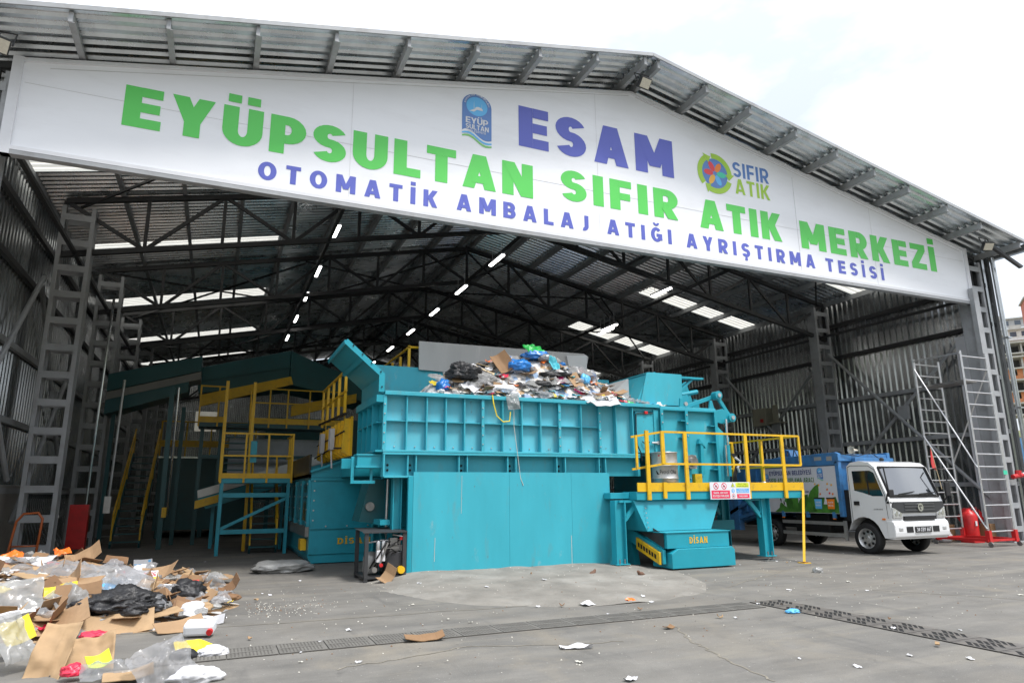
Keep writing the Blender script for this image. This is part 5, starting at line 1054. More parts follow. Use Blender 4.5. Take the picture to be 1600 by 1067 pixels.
tag(blob('plaster_bag', PAPER[1], (20.8, 14.5, .15), (.3, .25, .25), 5), 'pale sack lying on the floor behind the scaffold', 'sack')
hv = thing('hydrant_valve', 'red hose valve sticking out from the right front column', 'valve', (22.9, 13.2, 1.75))
b = MB(); b.tube([(22.6, 13.22, 1.95), (23.0, 13.18, 2.0)], .07, 10); b.tube([(22.85, 13.2, 2.0), (22.87, 13.2, 2.14)], .09, 8); b.build('body', REDP, hv)
b = MB(); b.tube([(23.0, 13.18, 2.0), (23.25, 13.16, 2.03)], .08, 10); b.build('coupling', ALU, hv)
# ------------------------------------------------------------------ far buildings on the hillside
def at_dir(px_, dist, py_=700): d = fw+rr*(px_-800)/1047-uu*(py_-533.5)/1047; return Vector((0, 0, CH))+d*(dist/hypot(d.x, d.y))
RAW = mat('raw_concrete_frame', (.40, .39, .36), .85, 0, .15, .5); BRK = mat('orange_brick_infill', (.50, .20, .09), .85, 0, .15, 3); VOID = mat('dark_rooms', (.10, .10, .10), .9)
def frame_block(label, px_, py_, dist, W_, D_, fl, fh, bays, brick, rot=-56):
    p = at_dir(px_, dist, py_); z0 = p.z-fl*fh; t = thing('unfinished_block', label, 'building', (p.x, p.y, z0), 'buildings on the hillside'); M = Matrix.Translation((p.x, p.y, z0)) @ Matrix.Rotation(radians(rot), 4, 'Z')
    b = MB(); b.M = M
    for k in range(fl+1): b.box(-W_/2-.5, -.7, k*fh-.15, W_/2+.5, D_, k*fh+.15)
    b.build('floor_slab', RAW, t)
    b = MB(); b.M = M
    for i in range(bays+1):
        x = -W_/2+W_*i/bays
        for y in (0, D_*.5, D_-.4): b.box(x-.18, y, -3, x+.18, y+.4, fl*fh)
    b.build('pillars', RAW, t)
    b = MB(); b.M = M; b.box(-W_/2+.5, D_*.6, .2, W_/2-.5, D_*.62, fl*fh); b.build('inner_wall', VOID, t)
    b = MB(); b.M = M
    for i in range(bays):
        for k in range(fl):
            if (i*3+k*5+int(W_)) % 10 < brick*10:
                x0, x1 = -W_/2+W_*i/bays+.2, -W_/2+W_*(i+1)/bays-.2; xm = (x0+x1)/2
                b.box(x0, .1, k*fh+.16, xm-.7, .3, (k+1)*fh-.16); b.box(xm+.7, .1, k*fh+.16, x1, .3, (k+1)*fh-.16); b.box(xm-.7, .1, k*fh+.16, xm+.7, .3, k*fh+1.0)
    if b.v: b.build('brick_infill', BRK, t)
frame_block('raw concrete frame of an unfinished block below the grey apartments', 1580, 536, 205, 11, 9, 5, 2.7, 3, .12)
frame_block('unfinished concrete block with orange brick infill, nearest on the hillside', 1596, 557, 180, 7.5, 7, 5, 2.5, 2, .55)
def flat_block(label, px_, py_, dist, W_, D_, H_, wall, wcol, rows, cols, rot=-54):
    p = at_dir(px_, dist, py_); z0 = p.z-H_; t = thing('apartment_block', label, 'building', (p.x, p.y, z0), 'buildings on the hillside'); M = Matrix.Translation((p.x, p.y, z0)) @ Matrix.Rotation(radians(rot), 4, 'Z')
    b = MB(); b.M = M; b.box(-W_/2, 0, -4, W_/2, D_, H_); b.build('walls', wall, t)
    b = MB(); b.M = M; b.box(-W_/2-.4, -.5, H_, W_/2+.4, D_+.4, H_+.35); b.box(-W_/2+1, 1, H_+.36, -W_/2+3.5, 4, H_+1.6); b.build('roof', RAW, t)
    for r in range(rows):
        for c in range(cols):
            x = -W_/2+W_*(c+.5)/cols; z = H_-1.9-r*2.9; b = MB(); b.M = M; b.box(x-.75, -.06, z, x+.75, -.02, z+1.35); f = b.build('window', wcol, t)
        b = MB(); b.M = M; b.box(-W_/2, -.5, H_-3.0-r*2.9, W_/2, -.1, H_-2.7-r*2.9); b.build('balcony_band', WFRAME, t)
GW = mat('grey_render', (.36, .36, .36), .8); RW = mat('red_render', (.42, .13, .08), .8); PW = mat('pale_render', (.6, .58, .54), .8)
WG = mat('far_window', (.08, .10, .13), .2)
flat_block('grey apartment block on the skyline beside the hall', 1570, 500, 250, 9, 9, 24, GW, WG, 5, 3)
flat_block('pale stepped apartment block behind the unfinished frames', 1600, 514, 235, 8, 9, 22, PW, WG, 4, 3)
flat_block('tall red rendered block cut by the right picture edge', 1624, 463, 215, 6, 9, 34, RW, WG, 6, 2)
b = MB(); q_ = at_dir(1606, 62); M = Matrix.Translation((q_.x, q_.y, 0)) @ Matrix.Rotation(radians(-55), 4, 'Z'); b.M = M; b.box(-5, 0, -.3, 5, .1, 5.2); [b.box(x, -.08, -.3, x+.12, -.002, 5.2) for x in (-5, -2.5, 0, 2.5, 4.9)]
tag(b.build('blue_hoarding', mat('blue_sheet', (.12, .30, .52), .5)), 'light blue sheet hoarding beyond the right corner of the hall', 'fence')
# ------------------------------------------------------------------ waste
def sst(t): t = max(0, min(1, t)); return t*t*(3-2*t)
def hF(x, y):                                          # the heap tipped on the yard at left
    e = sst((y-9.25-.25*noise.noise((x*1.2, 3, 0)))/1.9)*sst((15.4-y)/1.5)*sst((.75-x-.3*noise.noise((y*1.1, 7, 0)))/2.6)
    k = .60+.12*noise.noise((x*.9, y*.9, 4))+.10*noise.noise((x*2.3, y*2.3, 9))+.05*noise.noise((x*6, y*6, 2))
    return e*k*(.60+.25*sst((-1.2-x)/1.5))
PB = [(3.9, 3.5), (4.2, 4.0), (4.64, 4.20), (5.2, 4.38), (5.73, 4.50), (6.2, 4.58), (6.8, 4.74), (7.2, 4.74), (7.7, 4.60), (8.3, 4.38), (8.7, 4.15), (9.3, 3.92), (9.8, 3.78), (10.2, 3.5)]
def hB(x, y):                                          # the heap filling the feeder
    z = PB[0][1] if x <= PB[0][0] else PB[-1][1]
    for i in range(len(PB)-1):
        if PB[i][0] <= x <= PB[i+1][0]: t = (x-PB[i][0])/(PB[i+1][0]-PB[i][0]); z = PB[i][1]*(1-t)+PB[i+1][1]*t
    f = sst((y-13.25)/1.15)*(1-.25*sst((y-14.6)/.8)); edge = 3.57
    return edge+(z-edge)*f+(.09*noise.noise((x*2.6, y*2.6, 3))+.05*noise.noise((x*6, y*6, 1)))*f
def base_mound(nm, fn, x0, x1, y0, y1, n, m, label, lo):
    b = MB(); V = []; nx_ = n; ny_ = int(n*(y1-y0)/(x1-x0))+1
    for j in range(ny_+1):
        for i in range(nx_+1):
            x = x0+(x1-x0)*i/nx_; y = y0+(y1-y0)*j/ny_; z = fn(x, y); V.append((x, y, z-.03 if z > lo+.01 else lo-.05))
    F = [(j*(nx_+1)+i, j*(nx_+1)+i+1, (j+1)*(nx_+1)+i+1, (j+1)*(nx_+1)+i) for j in range(ny_) for i in range(nx_)]
    F = [f for f in F if any(V[i][2] > lo-.04 for i in f)]
    b.add(V, F); o = b.build(nm, m); tag(o, label, 'waste heap', kind='stuff'); return o
def mixed_mat(name, sc, cols):
    m = bpy.data.materials.new(name); m.use_nodes = True; t = m.node_tree; p = t.nodes['Principled BSDF']; p.inputs['Roughness'].default_value = .7
    tc = nd(t, 'ShaderNodeTexCoord'); v = nd(t, 'ShaderNodeTexVoronoi'); v.inputs['Scale'].default_value = sc; t.links.new(tc.outputs['Object'], v.inputs['Vector'])
    r = nd(t, 'ShaderNodeValToRGB'); r.color_ramp.interpolation = 'CONSTANT'
    for i, c in enumerate(cols):
        e = r.color_ramp.elements[i] if i < 2 else r.color_ramp.elements.new(i/len(cols))
        e.position = i/len(cols); e.color = (*c, 1)
    s = nd(t, 'ShaderNodeSeparateColor'); t.links.new(v.outputs['Color'], s.inputs[0]); t.links.new(s.outputs[0], r.inputs[0])
    n = nd(t, 'ShaderNodeTexNoise'); n.inputs['Scale'].default_value = 22; t.links.new(tc.outputs['Object'], n.inputs['Vector'])
    bm = nd(t, 'ShaderNodeBump'); bm.inputs['Strength'].default_value = .8; bm.inputs['Distance'].default_value = .04; t.links.new(n.outputs['Fac'], bm.inputs['Height']); t.links.new(bm.outputs[0], p.inputs['Normal'])
    t.links.new(r.outputs[0], p.inputs['Base Color']); return m
base_mound('loose_waste', hF, -6.6, 1.0, 9.0, 15.6, 64, mixed_mat('mixed_waste', 7, [(.33, .21, .11), (.22, .13, .07), (.5, .49, .46), (.42, .29, .17), (.15, .14, .13), (.6, .6, .6), (.30, .19, .1)]), 'bed of small cardboard and plastic scraps under the heap at lower left', 0)
base_mound('loose_waste', hB, 3.85, 10.0, 13.5, 15.4, 60, mixed_mat('mixed_bin_waste', 9, [(.62, .62, .62), (.4, .27, .15), (.55, .55, .55), (.3, .3, .3), (.7, .7, .7), (.25, .35, .5), (.55, .5, .45)]), 'bed of small mixed scraps filling the teal feeder', 3.5)
def grid(nx_, ny_, w, l, fn):
    b = MB(); V = []
    for j in range(ny_+1):
        for i in range(nx_+1): V.append(fn((i/nx_-.5)*w, (j/ny_-.5)*l))
    b.add(V, [(j*(nx_+1)+i, j*(nx_+1)+i+1, (j+1)*(nx_+1)+i+1, (j+1)*(nx_+1)+i) for j in range(ny_) for i in range(nx_)]); return b
R_ = random.Random(11)
def place(b, pos, rot=0, tilt=0, ta=0, flip=0):
    M = Matrix.Translation(pos) @ Matrix.Rotation(ta, 4, 'Z') @ Matrix.Rotation(tilt, 4, 'X') @ Matrix.Rotation(rot-ta, 4, 'Z')
    b.v = [tuple(M @ Vector(p)) for p in b.v]
def card(pos, w, l, rot=0, tilt=0, ta=0, folds=((.1, .6),), m=None, nm='cardboard_sheet', sd=None, wav=.012, prints=()):
    sd = R_.random()*99 if sd is None else sd
    ca, sa = R_.uniform(.005, .05), R_.uniform(.005, .05)
    def fn(u, v):
        z = wav*noise.noise((u*4, v*4, sd))+wav*.5*noise.noise((u*11, v*11, sd))+ca*(u/w)**2*2+sa*(u/w)*(v/l)
        for c, a in folds:
            d = u-c*w
            if d > 0: u = c*w+d*cos(a); z += d*sin(a)
        return (u, v+.006*noise.noise((u*6, v*3, sd)), z)
    b = grid(*((34, 22) if nm == 'kraft_paper' else (14, 8)), w, l, fn); place(b, pos, rot, tilt, ta); o = b.build(nm, m or R_.choice(KRAFT), smooth=(nm == 'kraft_paper'), solid=.007)
    for st, u0, v0, tw_, th_, pm in prints:
        c = MB(); V0 = len(c.v)
        if st: text(c, st, (u0, v0, 0), (1, 0, 0), (0, 1, 0), tw_, th_, .26, .12, step=.0003)
        else:
            for i_ in range(6):
                for j_ in range(2): x0_, y0_ = u0+tw_*i_/6, v0+th_*j_/2; c.add([(x0_, y0_, 0), (x0_+tw_/6, y0_, 0), (x0_+tw_/6, y0_+th_/2, 0), (x0_, y0_+th_/2, 0)], [(0,1,2,3)])
        c.v = [(p_[0], p_[1], fn(p_[0], p_[1])[2]+.006+p_[2]) if not folds or p_[0] < folds[0][0]*w else tuple(Vector(fn(p_[0], p_[1]))+Vector((-.006*sin(folds[0][1]), 0, .006*cos(folds[0][1])+p_[2]))) for p_ in c.v]
        place(c, pos, rot, tilt, ta); c.build('print', pm, o)
    return o
def film(pos, w, l, rot=0, tilt=0, ta=0, amp=.09, m=None, nm='plastic_film', fr=3.2, n=22, smooth=True):
    sd = R_.random()*99
    def fn(u, v):
        e = max(abs(u)/w, abs(v)/l)*2; ed = 1+.16*noise.noise((u*5+sd, v*5, 1))
        a = amp*(1-.55*e**3)
        z = a*(1-abs(noise.noise((u*fr, v*fr, sd)))*2)+a*.55*(.6-abs(noise.noise((u*fr*2.6, v*fr*2.6, sd+4)))*1.6)+a*.3*noise.noise((u*fr*6, v*fr*6, sd))
        return (u*ed, v*ed+.02*noise.noise((u*8, v*8, sd)), z*1.4)
    b = grid(n, n, w, l, fn); place(b, pos, rot, tilt, ta); return b.build(nm, m or R_.choice(FILM), smooth=smooth)
def paper(pos, w, l, rot=0, tilt=0, ta=0, m=None, nm='paper_sheet', curl=.25):
    sd = R_.random()*99
    b = grid(7, 6, w, l, lambda u, v: (u, v, .10*w*noise.noise((u*6/w*.4, v*6/l*.4, sd))*2+curl*w*(u/w)*(u/w)))
    place(b, pos, rot, tilt, ta); return b.build(nm, m or R_.choice(PAPER))
def bag(pos, r, m, nm='plastic_bag', flatz=.6, amp=.45, fr=1.7, sub=4):
    r = r if isinstance(r, tuple) else (r, r*.85, r*flatz)
    return blob(nm, m, pos, r, R_.random()*40, amp, fr, sub)
def hit(px_, py_, fn, k=4.0):
    d = fw+rr*(px_-800)/1047-uu*(py_-533.5)/1047; o = Vector((0, 0, CH))
    while k < 40:
        p = o+d*k
        if p.z <= fn(p.x, p.y): return p
        k += .02
    return P(px_, py_, Z=0)
F_ = lambda a, b_, dz=0: hit(a, b_, lambda x, y: max(0, hF(x, y)))+Vector((0, 0, dz))
def B_(a, b_, dz=0):
    d = fw+rr*(a-800)/1047-uu*(b_-533.5)/1047; p = hit(a, b_, hB, 13.3/d.y)
    if p.y > 14.5 or p.y < 13.3: y = 14.35; x = d.x*y/d.y; p = Vector((x, y, hB(x, y)))
    return p+Vector((0, 0, dz))
T = tag
# --- pieces one can point at, lower left heap
T(film(F_(26, 958, .10), .5, .62, .2, 1.05, .1, .035, FILM[1]), 'big stiff sheet of cloudy plastic film standing at the left picture edge', 'plastic film')
T(card(F_(118, 965, .14), .5, .55, .15, 1.05, .15, ((.1, .3),), KRAFT[1], prints=(('', -.1, -.05, .1, .012, INK), ('', -.1, -.08, .1, .012, INK), ('', -.1, -.11, .07, .012, INK))), 'upright brown carton side facing the yard beside the big cloudy film', 'cardboard')
T(card(F_(95, 985, .06), .6, .4, .3, .5, .5, ((-.1, .7),), KRAFT[0]), 'flattened carton stack wedged below the upright carton side', 'cardboard')
p = P(70, 1062, Y=7.55)
T(card((p.x-.03, 7.82, .06), .36, .82, -.25, 1.05, -.1, ((.0, .5), (.25, .3)), KRAFT[2], 'kraft_paper', wav=.06), 'tall folded brown kraft paper standing at the lower left corner', 'kraft paper')
p = P(105, 1050, Z=.05)
T(card((p.x+.02, 7.98, .08), .62, .5, .1, .8, .0, ((.3, .2),), KRAFT[2], 'kraft_paper', wav=.07), 'wide wrinkled kraft paper lying beside the tall folded one', 'kraft paper')
T(bag(F_(185, 958, .10), (.50, .40, .20), BBAG, flatz=.4, sub=5, fr=2.4), 'large flat black plastic bag in the middle of the heap at lower left', 'bag')
T(bag(F_(290, 938, .10), (.22, .2, .17), BBAG), 'small round black plastic bag at the right of the heap at lower left', 'bag')
T(film(F_(135, 915, .12), 1.5, .5, -.42, .25, 0, .10, FILM[0]), 'long pale plastic film trailing down the heap from the top left', 'plastic film')
T(film(F_(190, 932, .10), .7, .4, -.1, .3, 0, .1, FILM[2]), 'pale clear film lying behind the large black bag', 'plastic film')
T(bag(F_(174, 905, .12), (.15, .13, .16), FILM[2]), 'clear plastic bag of coloured scraps near the top of the heap', 'bag')
T(paper(F_(198, 922, .14), .42, .34, .5, .6, -.4, PAPER[0]), 'clean white paper sheet lying tilted behind the black bag', 'paper')
T(card(F_(222, 893, .16), .36, .22, .2, 1.0, .2, ((.3, .2),), PAPER[0], 'paper_sheet', prints=(('', -.17, -.1, .2, .1, SKYB), ('', .1, .04, .05, .05, SKYB))), 'white and blue printed sheet sticking up on the ridge of the heap', 'paper')
T(card(F_(245, 907, .08), .62, .38, -.25, .5, -.1, ((.3, .5), (-.3, .3)), KRAFT[0]), 'long folded cardboard on the ridge right of the printed sheet', 'cardboard')
t = T(card(F_(232, 918, .14), .26, .24, .35, 1.1, .4, ((.9, .4),), YELP, 'snack_packet', wav=.012, prints=(('', -.13, .02, .26, .10, PAPER[0]), ('IRIN', -.11, .035, .2, .06, RED))), 'yellow packet with red lettering standing in the heap', 'packet')
T(card(F_(300, 922, .1), .55, .4, -.5, .6, -.5, ((.3, .9),), KRAFT[1], prints=(('', -.2, .05, .28, .03, RED), ('', -.2, -.02, .2, .025, RED))), 'folded carton with red print at the right of the ridge', 'cardboard')
T(card(F_(360, 930, .06), .36, .28, .2, .3, .4, ((.2, 1.0), (-.25, .8)), KRAFT[3]), 'crushed dark brown carton at the right tip of the heap', 'cardboard')
T(film(F_(333, 925, .13), .3, .3, .5, .9, .3, .08, FILM[2]), 'clear film with pink tint beside the crushed carton', 'plastic film')
T(film(F_(330, 948, .07), .5, .3, .1, .3, 0, .08, FILM[0]), 'pale clear film in front of the small black bag', 'plastic film')
T(card(F_(185, 982, .05), .75, .3, .12, .75, .1, ((.2, .15),), KRAFT[2]), 'long flat cardboard strip at the front of the heap below the black bag', 'cardboard')
T(film(F_(225, 960, .08), .45, .3, .3, .5, .2, .09, FILM[2]), 'clear plastic tray film right of the large black bag', 'plastic film')
T(film(F_(108, 958, .12), .42, .5, 1.0, .7, .3, .10, FILM[1]), 'whitish crumpled film in front of a yellow sheet', 'plastic film')
T(paper(F_(92, 952, .14), .35, .35, .2, .9, .1, YELP), 'yellow printed sheet behind the whitish crumpled film', 'paper')
T(bag(F_(150, 997, .02), (.16, .1, .06), REDF), 'red plastic film scrap at the front edge of the heap', 'plastic film')
T(film(F_(110, 995, .03), .3, .2, .2, .2, 0, .05, FILM[2]), 'small clear film beside the red scrap', 'plastic film')
T(bag(F_(300, 963, .07), (.16, .13, .1), PAPER[0]), 'crumpled white paper ball in the front of the heap', 'paper')
T(paper(F_(320, 972, .06), .5, .14, -.3, .3, 0, PAPER[0]), 'long white strip of card beside the crumpled white paper', 'paper')
T(card(F_(280, 985, .05), .55, .28, .3, .35, .3, ((.1, .2),), KRAFT[0]), 'brown card strip under the white jerrycan', 'cardboard')
jc = thing('jerrycan', 'white plastic jerrycan with red cap lying at the front of the heap', 'jerrycan', F_(312, 995, 0)); x, y, z = F_(312, 995, 0)
b = MB(); b.M = Matrix.Translation((x, y, z+.10)) @ Matrix.Rotation(-.25, 4, 'Z') @ Matrix.Rotation(.25, 4, 'X'); b.box(-.17, -.1, -.06, .16, .1, .08); b.build('body', mat('white_plastic', (.72, .73, .75), .4, 0, .04), jc, bevel=.035)
b = MB(); b.M = Matrix.Translation((x, y, z+.10)) @ Matrix.Rotation(-.25, 4, 'Z') @ Matrix.Rotation(.25, 4, 'X'); b.tube([(.13, -.09, -.0), (.13, -.13, -.0)], .035, 14); b.build('cap', REDP, jc)
p = P(308, 1012, Z=.05); T(card(p, .42, .26, .25, .5, .3, ((.1, -.5),), YELP, 'paper_sack', wav=.02), 'yellow and white paper sack on the drain in front of the jerrycan', 'sack')
p = P(333, 1018, Z=.03); T(bag(p, (.14, .1, .06), PAPER[0]), 'crumpled white plastic on the drain right of the yellow sack', 'plastic film')
p = P(287, 1024, Z=.03); T(bag(p, (.13, .1, .07), mat('black_tray_plastic', (.02, .02, .022), .45), 'food_tray', amp=.08, sub=3), 'black plastic food tray lying on the drain', 'tray')
p = P(250, 1062, Z=.03); T(film((p.x, p.y+.1, .12), .5, .42, .6, .75, .3, .10, FILM[0]), 'pale clear plastic bag blown up at the bottom edge, right of the kraft paper', 'plastic film')
p = P(160, 1062, Z=.03); T(film((p.x, p.y+.15, .06), .42, .24, .1, .3, 0, .06, FILM[2]), 'clear crumpled film at the bottom picture edge in front of the kraft paper', 'plastic film')
p = P(108, 1062, Z=.03); T(bag((p.x, p.y+.1, .08), (.08, .07, .06), REDF), 'red crumpled film in front of the kraft paper at the bottom edge', 'plastic film')
p = P(152, 1048, Z=.02); T(card((p.x, p.y, .10), .2, .16, .4, .5, .3, ((.1, .5),), YGRN, 'snack_packet'), 'bright yellow green packet right of the kraft paper', 'packet')
p = P(305, 1063, Z=.02); T(bag((p.x, p.y+.05, .04), (.2, .12, .08), PAPER[0]), 'white plastic bag with red print at the bottom edge', 'bag')
p = P(18, 1022, Z=.05); T(card((p.x, p.y, .25), .3, .25, .9, .9, .8, ((.1, .6),), YELP, 'snack_packet'), 'yellow packet at the left edge behind the kraft paper', 'packet')
p = P(10, 1040, Z=.05); T(film((p.x, p.y, .28), .35, .5, .9, .9, .8, .08, FILM[1]), 'cloudy film hanging at the left edge above the yellow packet', 'plastic film')
p = P(5, 1000, Z=.1); T(paper((p.x, p.y, .32), .5, .12, .5, .3, .2, PAPER[0]), 'white card strip poking in from the left edge', 'paper')
p = P(200, 1060, Z=.02); T(card((p.x, p.y, .05), .4, .25, .1, .15, 0, ((.1, .2),), KRAFT[2]), 'piece of brown card at the bottom edge among the clear films', 'cardboard')
T(film(F_(5, 890, .12), .5, .35, .4, .4, 0, .08, ORGB, nm='orange_sheet'), 'orange plastic sheet at the left edge of the ridge', 'plastic film')
T(film(F_(95, 882, .2), .24, .2, .4, .5, 0, .06, ORGB, nm='orange_sheet'), 'small orange plastic piece on the ridge of the heap', 'plastic film')
T(card(F_(35, 890, .14), .8, .22, -.2, .3, 0, ((.3, .2),), PAPER[0], 'paper_sheet'), 'long white and red printed card on the ridge near the left edge', 'paper')
T(card(F_(130, 882, .08), .55, .36, .3, .55, .2, ((.25, .5), (-.2, .5)), KRAFT[0]), 'folded carton on top of the ridge right of the orange piece', 'cardboard')
T(card(F_(85, 890, .08), .5, .16, .75, .6, .7, ((.1, .2),), KRAFT[1]), 'narrow carton flap pointing up on the ridge', 'cardboard')
T(card(F_(45, 905, .08), .7, .4, -.35, .35, -.2, ((.2, .25),), KRAFT[2]), 'wide brown cardboard below the white and red card', 'cardboard')
T(card(F_(100, 925, .1), .9, .32, -.4, .5, -.2, ((.15, .2),), KRAFT[0]), 'slanting brown card under the long pale film', 'cardboard')
# --- the rest of that heap
names = {'c': ('cardboard', 'torn piece of brown cardboard lying in the heap at lower left', 'torn cardboard pieces in the heap at lower left'),
         'f': ('plastic film', 'scrap of clear plastic film lying in the heap at lower left', 'film scraps in the heap at lower left'),
         'p': ('paper', 'white paper scrap lying in the heap at lower left', 'paper scraps in the heap at lower left')}
n = 0
while n < 330:
    x = R_.uniform(-5.2, .7); y = R_.uniform(9.3, 14.4); z = hF(x, y)
    if z < .04: continue
    n += 1; k = R_.choice('cccccffppp'); s = R_.uniform(.3, .85) if n > 110 else R_.uniform(.6, 1.0); rot = R_.uniform(0, 6.28); tl = R_.uniform(.05, .5)*(1 if z > .15 else .3); ta = R_.uniform(0, 6.28); pos = (x, y, z+.06*s+.06*tl+.02)
    if k == 'c': o = card(pos, .55*s, .36*s, rot, tl, ta, ((R_.uniform(-.2, .3), R_.uniform(-.2, .9)),))
    elif k == 'f': o = film(pos, .42*s, .36*s, rot, tl, ta, .07*s, n=14)
    else: o = paper(pos, .24*s, .19*s, rot, tl, ta, m=R_.choice(PAPER+[PAPER[0], YELP, SKYB, REDF, TRQB]) if n % 4 == 0 else None)
    c, l, g_ = names[k]; T(o, l, c, g_)
for n in range(150):                                   # crumpled small bits filling the gaps
    x = R_.uniform(-4.6, .65); y = R_.uniform(9.3, 13.0); z = hF(x, y)
    if z < .03: continue
    k = R_.choice('cffpp'); s = R_.uniform(.05, .13)
    o = bag((x, y, z+.07), (s*1.3, s, s*.6), {'c': R_.choice(KRAFT), 'f': R_.choice(FILM+[GBAG]), 'p': R_.choice(PAPER+[PAPER[0], PAPER[0], SKYB, REDF, YELP])}[k], {'c': 'crushed_card', 'f': 'plastic_scrap', 'p': 'paper_ball'}[k], sub=3, amp=.55)
    c, l, g_ = names[k]; T(o, {'c': 'crushed bit of brown card in the heap at lower left', 'f': 'crumpled bit of plastic film in the heap at lower left', 'p': 'crumpled ball of paper in the heap at lower left'}[k], c, {'c': 'crushed card bits in the heap at lower left', 'f': 'crumpled film bits in the heap at lower left', 'p': 'crumpled paper balls in the heap at lower left'}[k])
for n in range(60):                                    # bent carton pieces lying on top, facing every way
    x = R_.uniform(-3.6, .35); y = R_.uniform(9.5, 13.2); z = hF(x, y)
    if z < .05: continue
    s = R_.uniform(.4, .75); o = card((x, y, z+.10*s), .55*s, .40*s, R_.uniform(-.6, .6), R_.uniform(.35, .95), R_.uniform(-.8, .8), ((R_.uniform(0, .3), R_.uniform(.3, 1.4)), (R_.uniform(-.4, -.1), R_.uniform(-.8, .8))))
    c, l, g_ = names['c']; T(o, l, c, g_)
# --- pieces in the feeder one can point at
T(bag(B_(726, 590, .08), (.36, .3, .24), BBAG, sub=5, fr=2.2), 'big shiny black bag at the left end of the feeder heap', 'bag')
T(bag(B_(692, 606, .03), (.14, .14, .15), BLUB), 'small blue bag beside the big black bag', 'bag')
T(bag(B_(757, 566, .06), (.2, .16, .08), BBAG), 'small black bag on the left slope of the feeder heap', 'bag')
T(bag(B_(810, 578, .06), (.28, .22, .18), BLUB), 'bright blue plastic bag in the middle of the feeder heap', 'bag')
T(bag(B_(795, 567, .05), (.16, .16, .12), BLUB), 'darker blue bag scrap behind the bright blue bag', 'bag')
T(bag(B_(838, 557, .06), (.36, .2, .14), BLUB), 'flat blue plastic near the top of the feeder heap', 'bag')
T(film(B_(833, 556, .22), .5, .3, .2, .6, 0, .09, GRNB, 'green_bag'), 'bright green plastic bag crowning the feeder heap', 'bag')
T(film(B_(864, 575, .12), .2, .5, .2, .9, .3, .07, TRQB, 'turquoise_cloth'), 'turquoise cloth hanging near the top of the feeder heap', 'cloth')
T(bag(B_(868, 589, .04), (.38, .18, .08), BBAG), 'torn black bag right of the bright blue bag', 'bag')
T(bag(B_(848, 604, .05), (.28, .14, .08), BBAG), 'narrow torn black bag lower in the feeder heap', 'bag')
T(card(B_(783, 580, .16), .42, .52, .5, 1.0, .2, ((.1, .5), (-.2, .4)), KRAFT[1]), 'upright curled brown carton in the feeder heap left of the blue bag', 'cardboard')
T(card(B_(752, 585, .1), .12, .7, .6, .4, .5, ((.2, .5),), WOOD, 'timber_strip'), 'pale wooden strip crossing the feeder heap', 'timber')
T(card(B_(758, 580, .13), .5, .08, .25, .3, .3, ((.4, .2),), WOOD, 'timber_strip'), 'short pale wooden strip lying across the long one', 'timber')
T(card(B_(898, 602, .12), .34, .42, .4, 1.0, .3, ((.1, .4),), KRAFT[0]), 'brown carton piece standing at the right slope of the feeder heap', 'cardboard')
T(card(B_(876, 602, .12), .24, .2, .2, .9, .1, ((.1, .2),), PINKF, 'pink_box'), 'bright pink and black packet on the right slope of the feeder heap', 'packet')
T(bag(B_(914, 598, .06), (.12, .1, .14), SKYB), 'light blue bag scrap at the right end of the board', 'bag')
T(card(B_(960, 616, .05), .7, .26, .2, .4, .2, ((.2, .3),), KRAFT[0]), 'brown cardboard lying along the right end of the feeder heap', 'cardboard')
T(card(B_(940, 620, .05), .5, .2, .1, .5, .1, ((.1, .3),), KRAFT[3]), 'darker brown cardboard under the long right piece', 'cardboard')
T(card(B_(970, 612, .07), .3, .2, -.4, .5, .3, ((.1, .5),), KRAFT[1]), 'small bent cardboard on top of the right pieces', 'cardboard')
o = T(paper((8.05, 13.32, 3.63), .9, .5, .12, .35, 0, PAPER[1], curl=.15), 'large pale paper sheet drooping over the feeder rim', 'paper')
T(paper((8.35, 13.4, 3.74), .36, .22, .4, .7, .3, PAPER[0]), 'white card folded over the feeder rim beside the drooping sheet', 'paper')
T(film((5.78, 13.24, 3.52), .3, .34, .1, 1.45, 0, .04, FILM[1]), 'pale rag of film hanging over the feeder rim', 'plastic film')
T(paper(B_(735, 612, .10), .42, .34, .9, .6, .4, PAPER[0]), 'white paper sheet on the lower left of the feeder heap', 'paper')
T(bag(B_(785, 612, .06), (.3, .14, .09), PAPER[0]), 'white printed plastic near the rim in the middle of the feeder heap', 'bag')
T(bag(B_(757, 597, .05), (.26, .2, .14), FILM[1]), 'cloudy plastic bag below the wooden strips', 'bag')
T(film(B_(870, 600, .06), .6, .4, .3, .5, 0, .08, FILM[1]), 'long cloudy film on the right slope of the feeder heap', 'plastic film')
T(bag(B_(925, 590, .05), (.12, .1, .16), FILM[2]), 'clear bag standing at the right slope of the feeder heap', 'bag')
T(bag(B_(855, 565, .06), (.24, .16, .1), FILM[1]), 'cloudy plastic below the flat blue plastic', 'bag')
T(paper(B_(765, 570, .12), .2, .12, .2, .6, .1, ORGB), 'small orange card high on the left slope of the feeder heap', 'paper')
T(bag(B_(725, 585, .02), (.07, .06, .06), REDF), 'small red scrap beside the big black bag', 'plastic film')
T(bag(B_(736, 592, .03), (.08, .07, .08), GRNB), 'small green scrap right of the big black bag', 'plastic film')
names = {'c': ('cardboard', 'small piece of brown cardboard in the feeder heap', 'cardboard pieces in the feeder heap'),
         'f': ('plastic film', 'scrap of pale plastic film in the feeder heap', 'film scraps in the feeder heap'),
         'p': ('paper', 'white or coloured paper scrap in the feeder heap', 'paper scraps in the feeder heap'),
         'b': ('bag', 'small crumpled plastic bag in the feeder heap', 'crumpled bags in the feeder heap')}
COLS = [SKYB, TRQB, ORGB, PINKF, REDF, GRNB, YELP, BBAG]
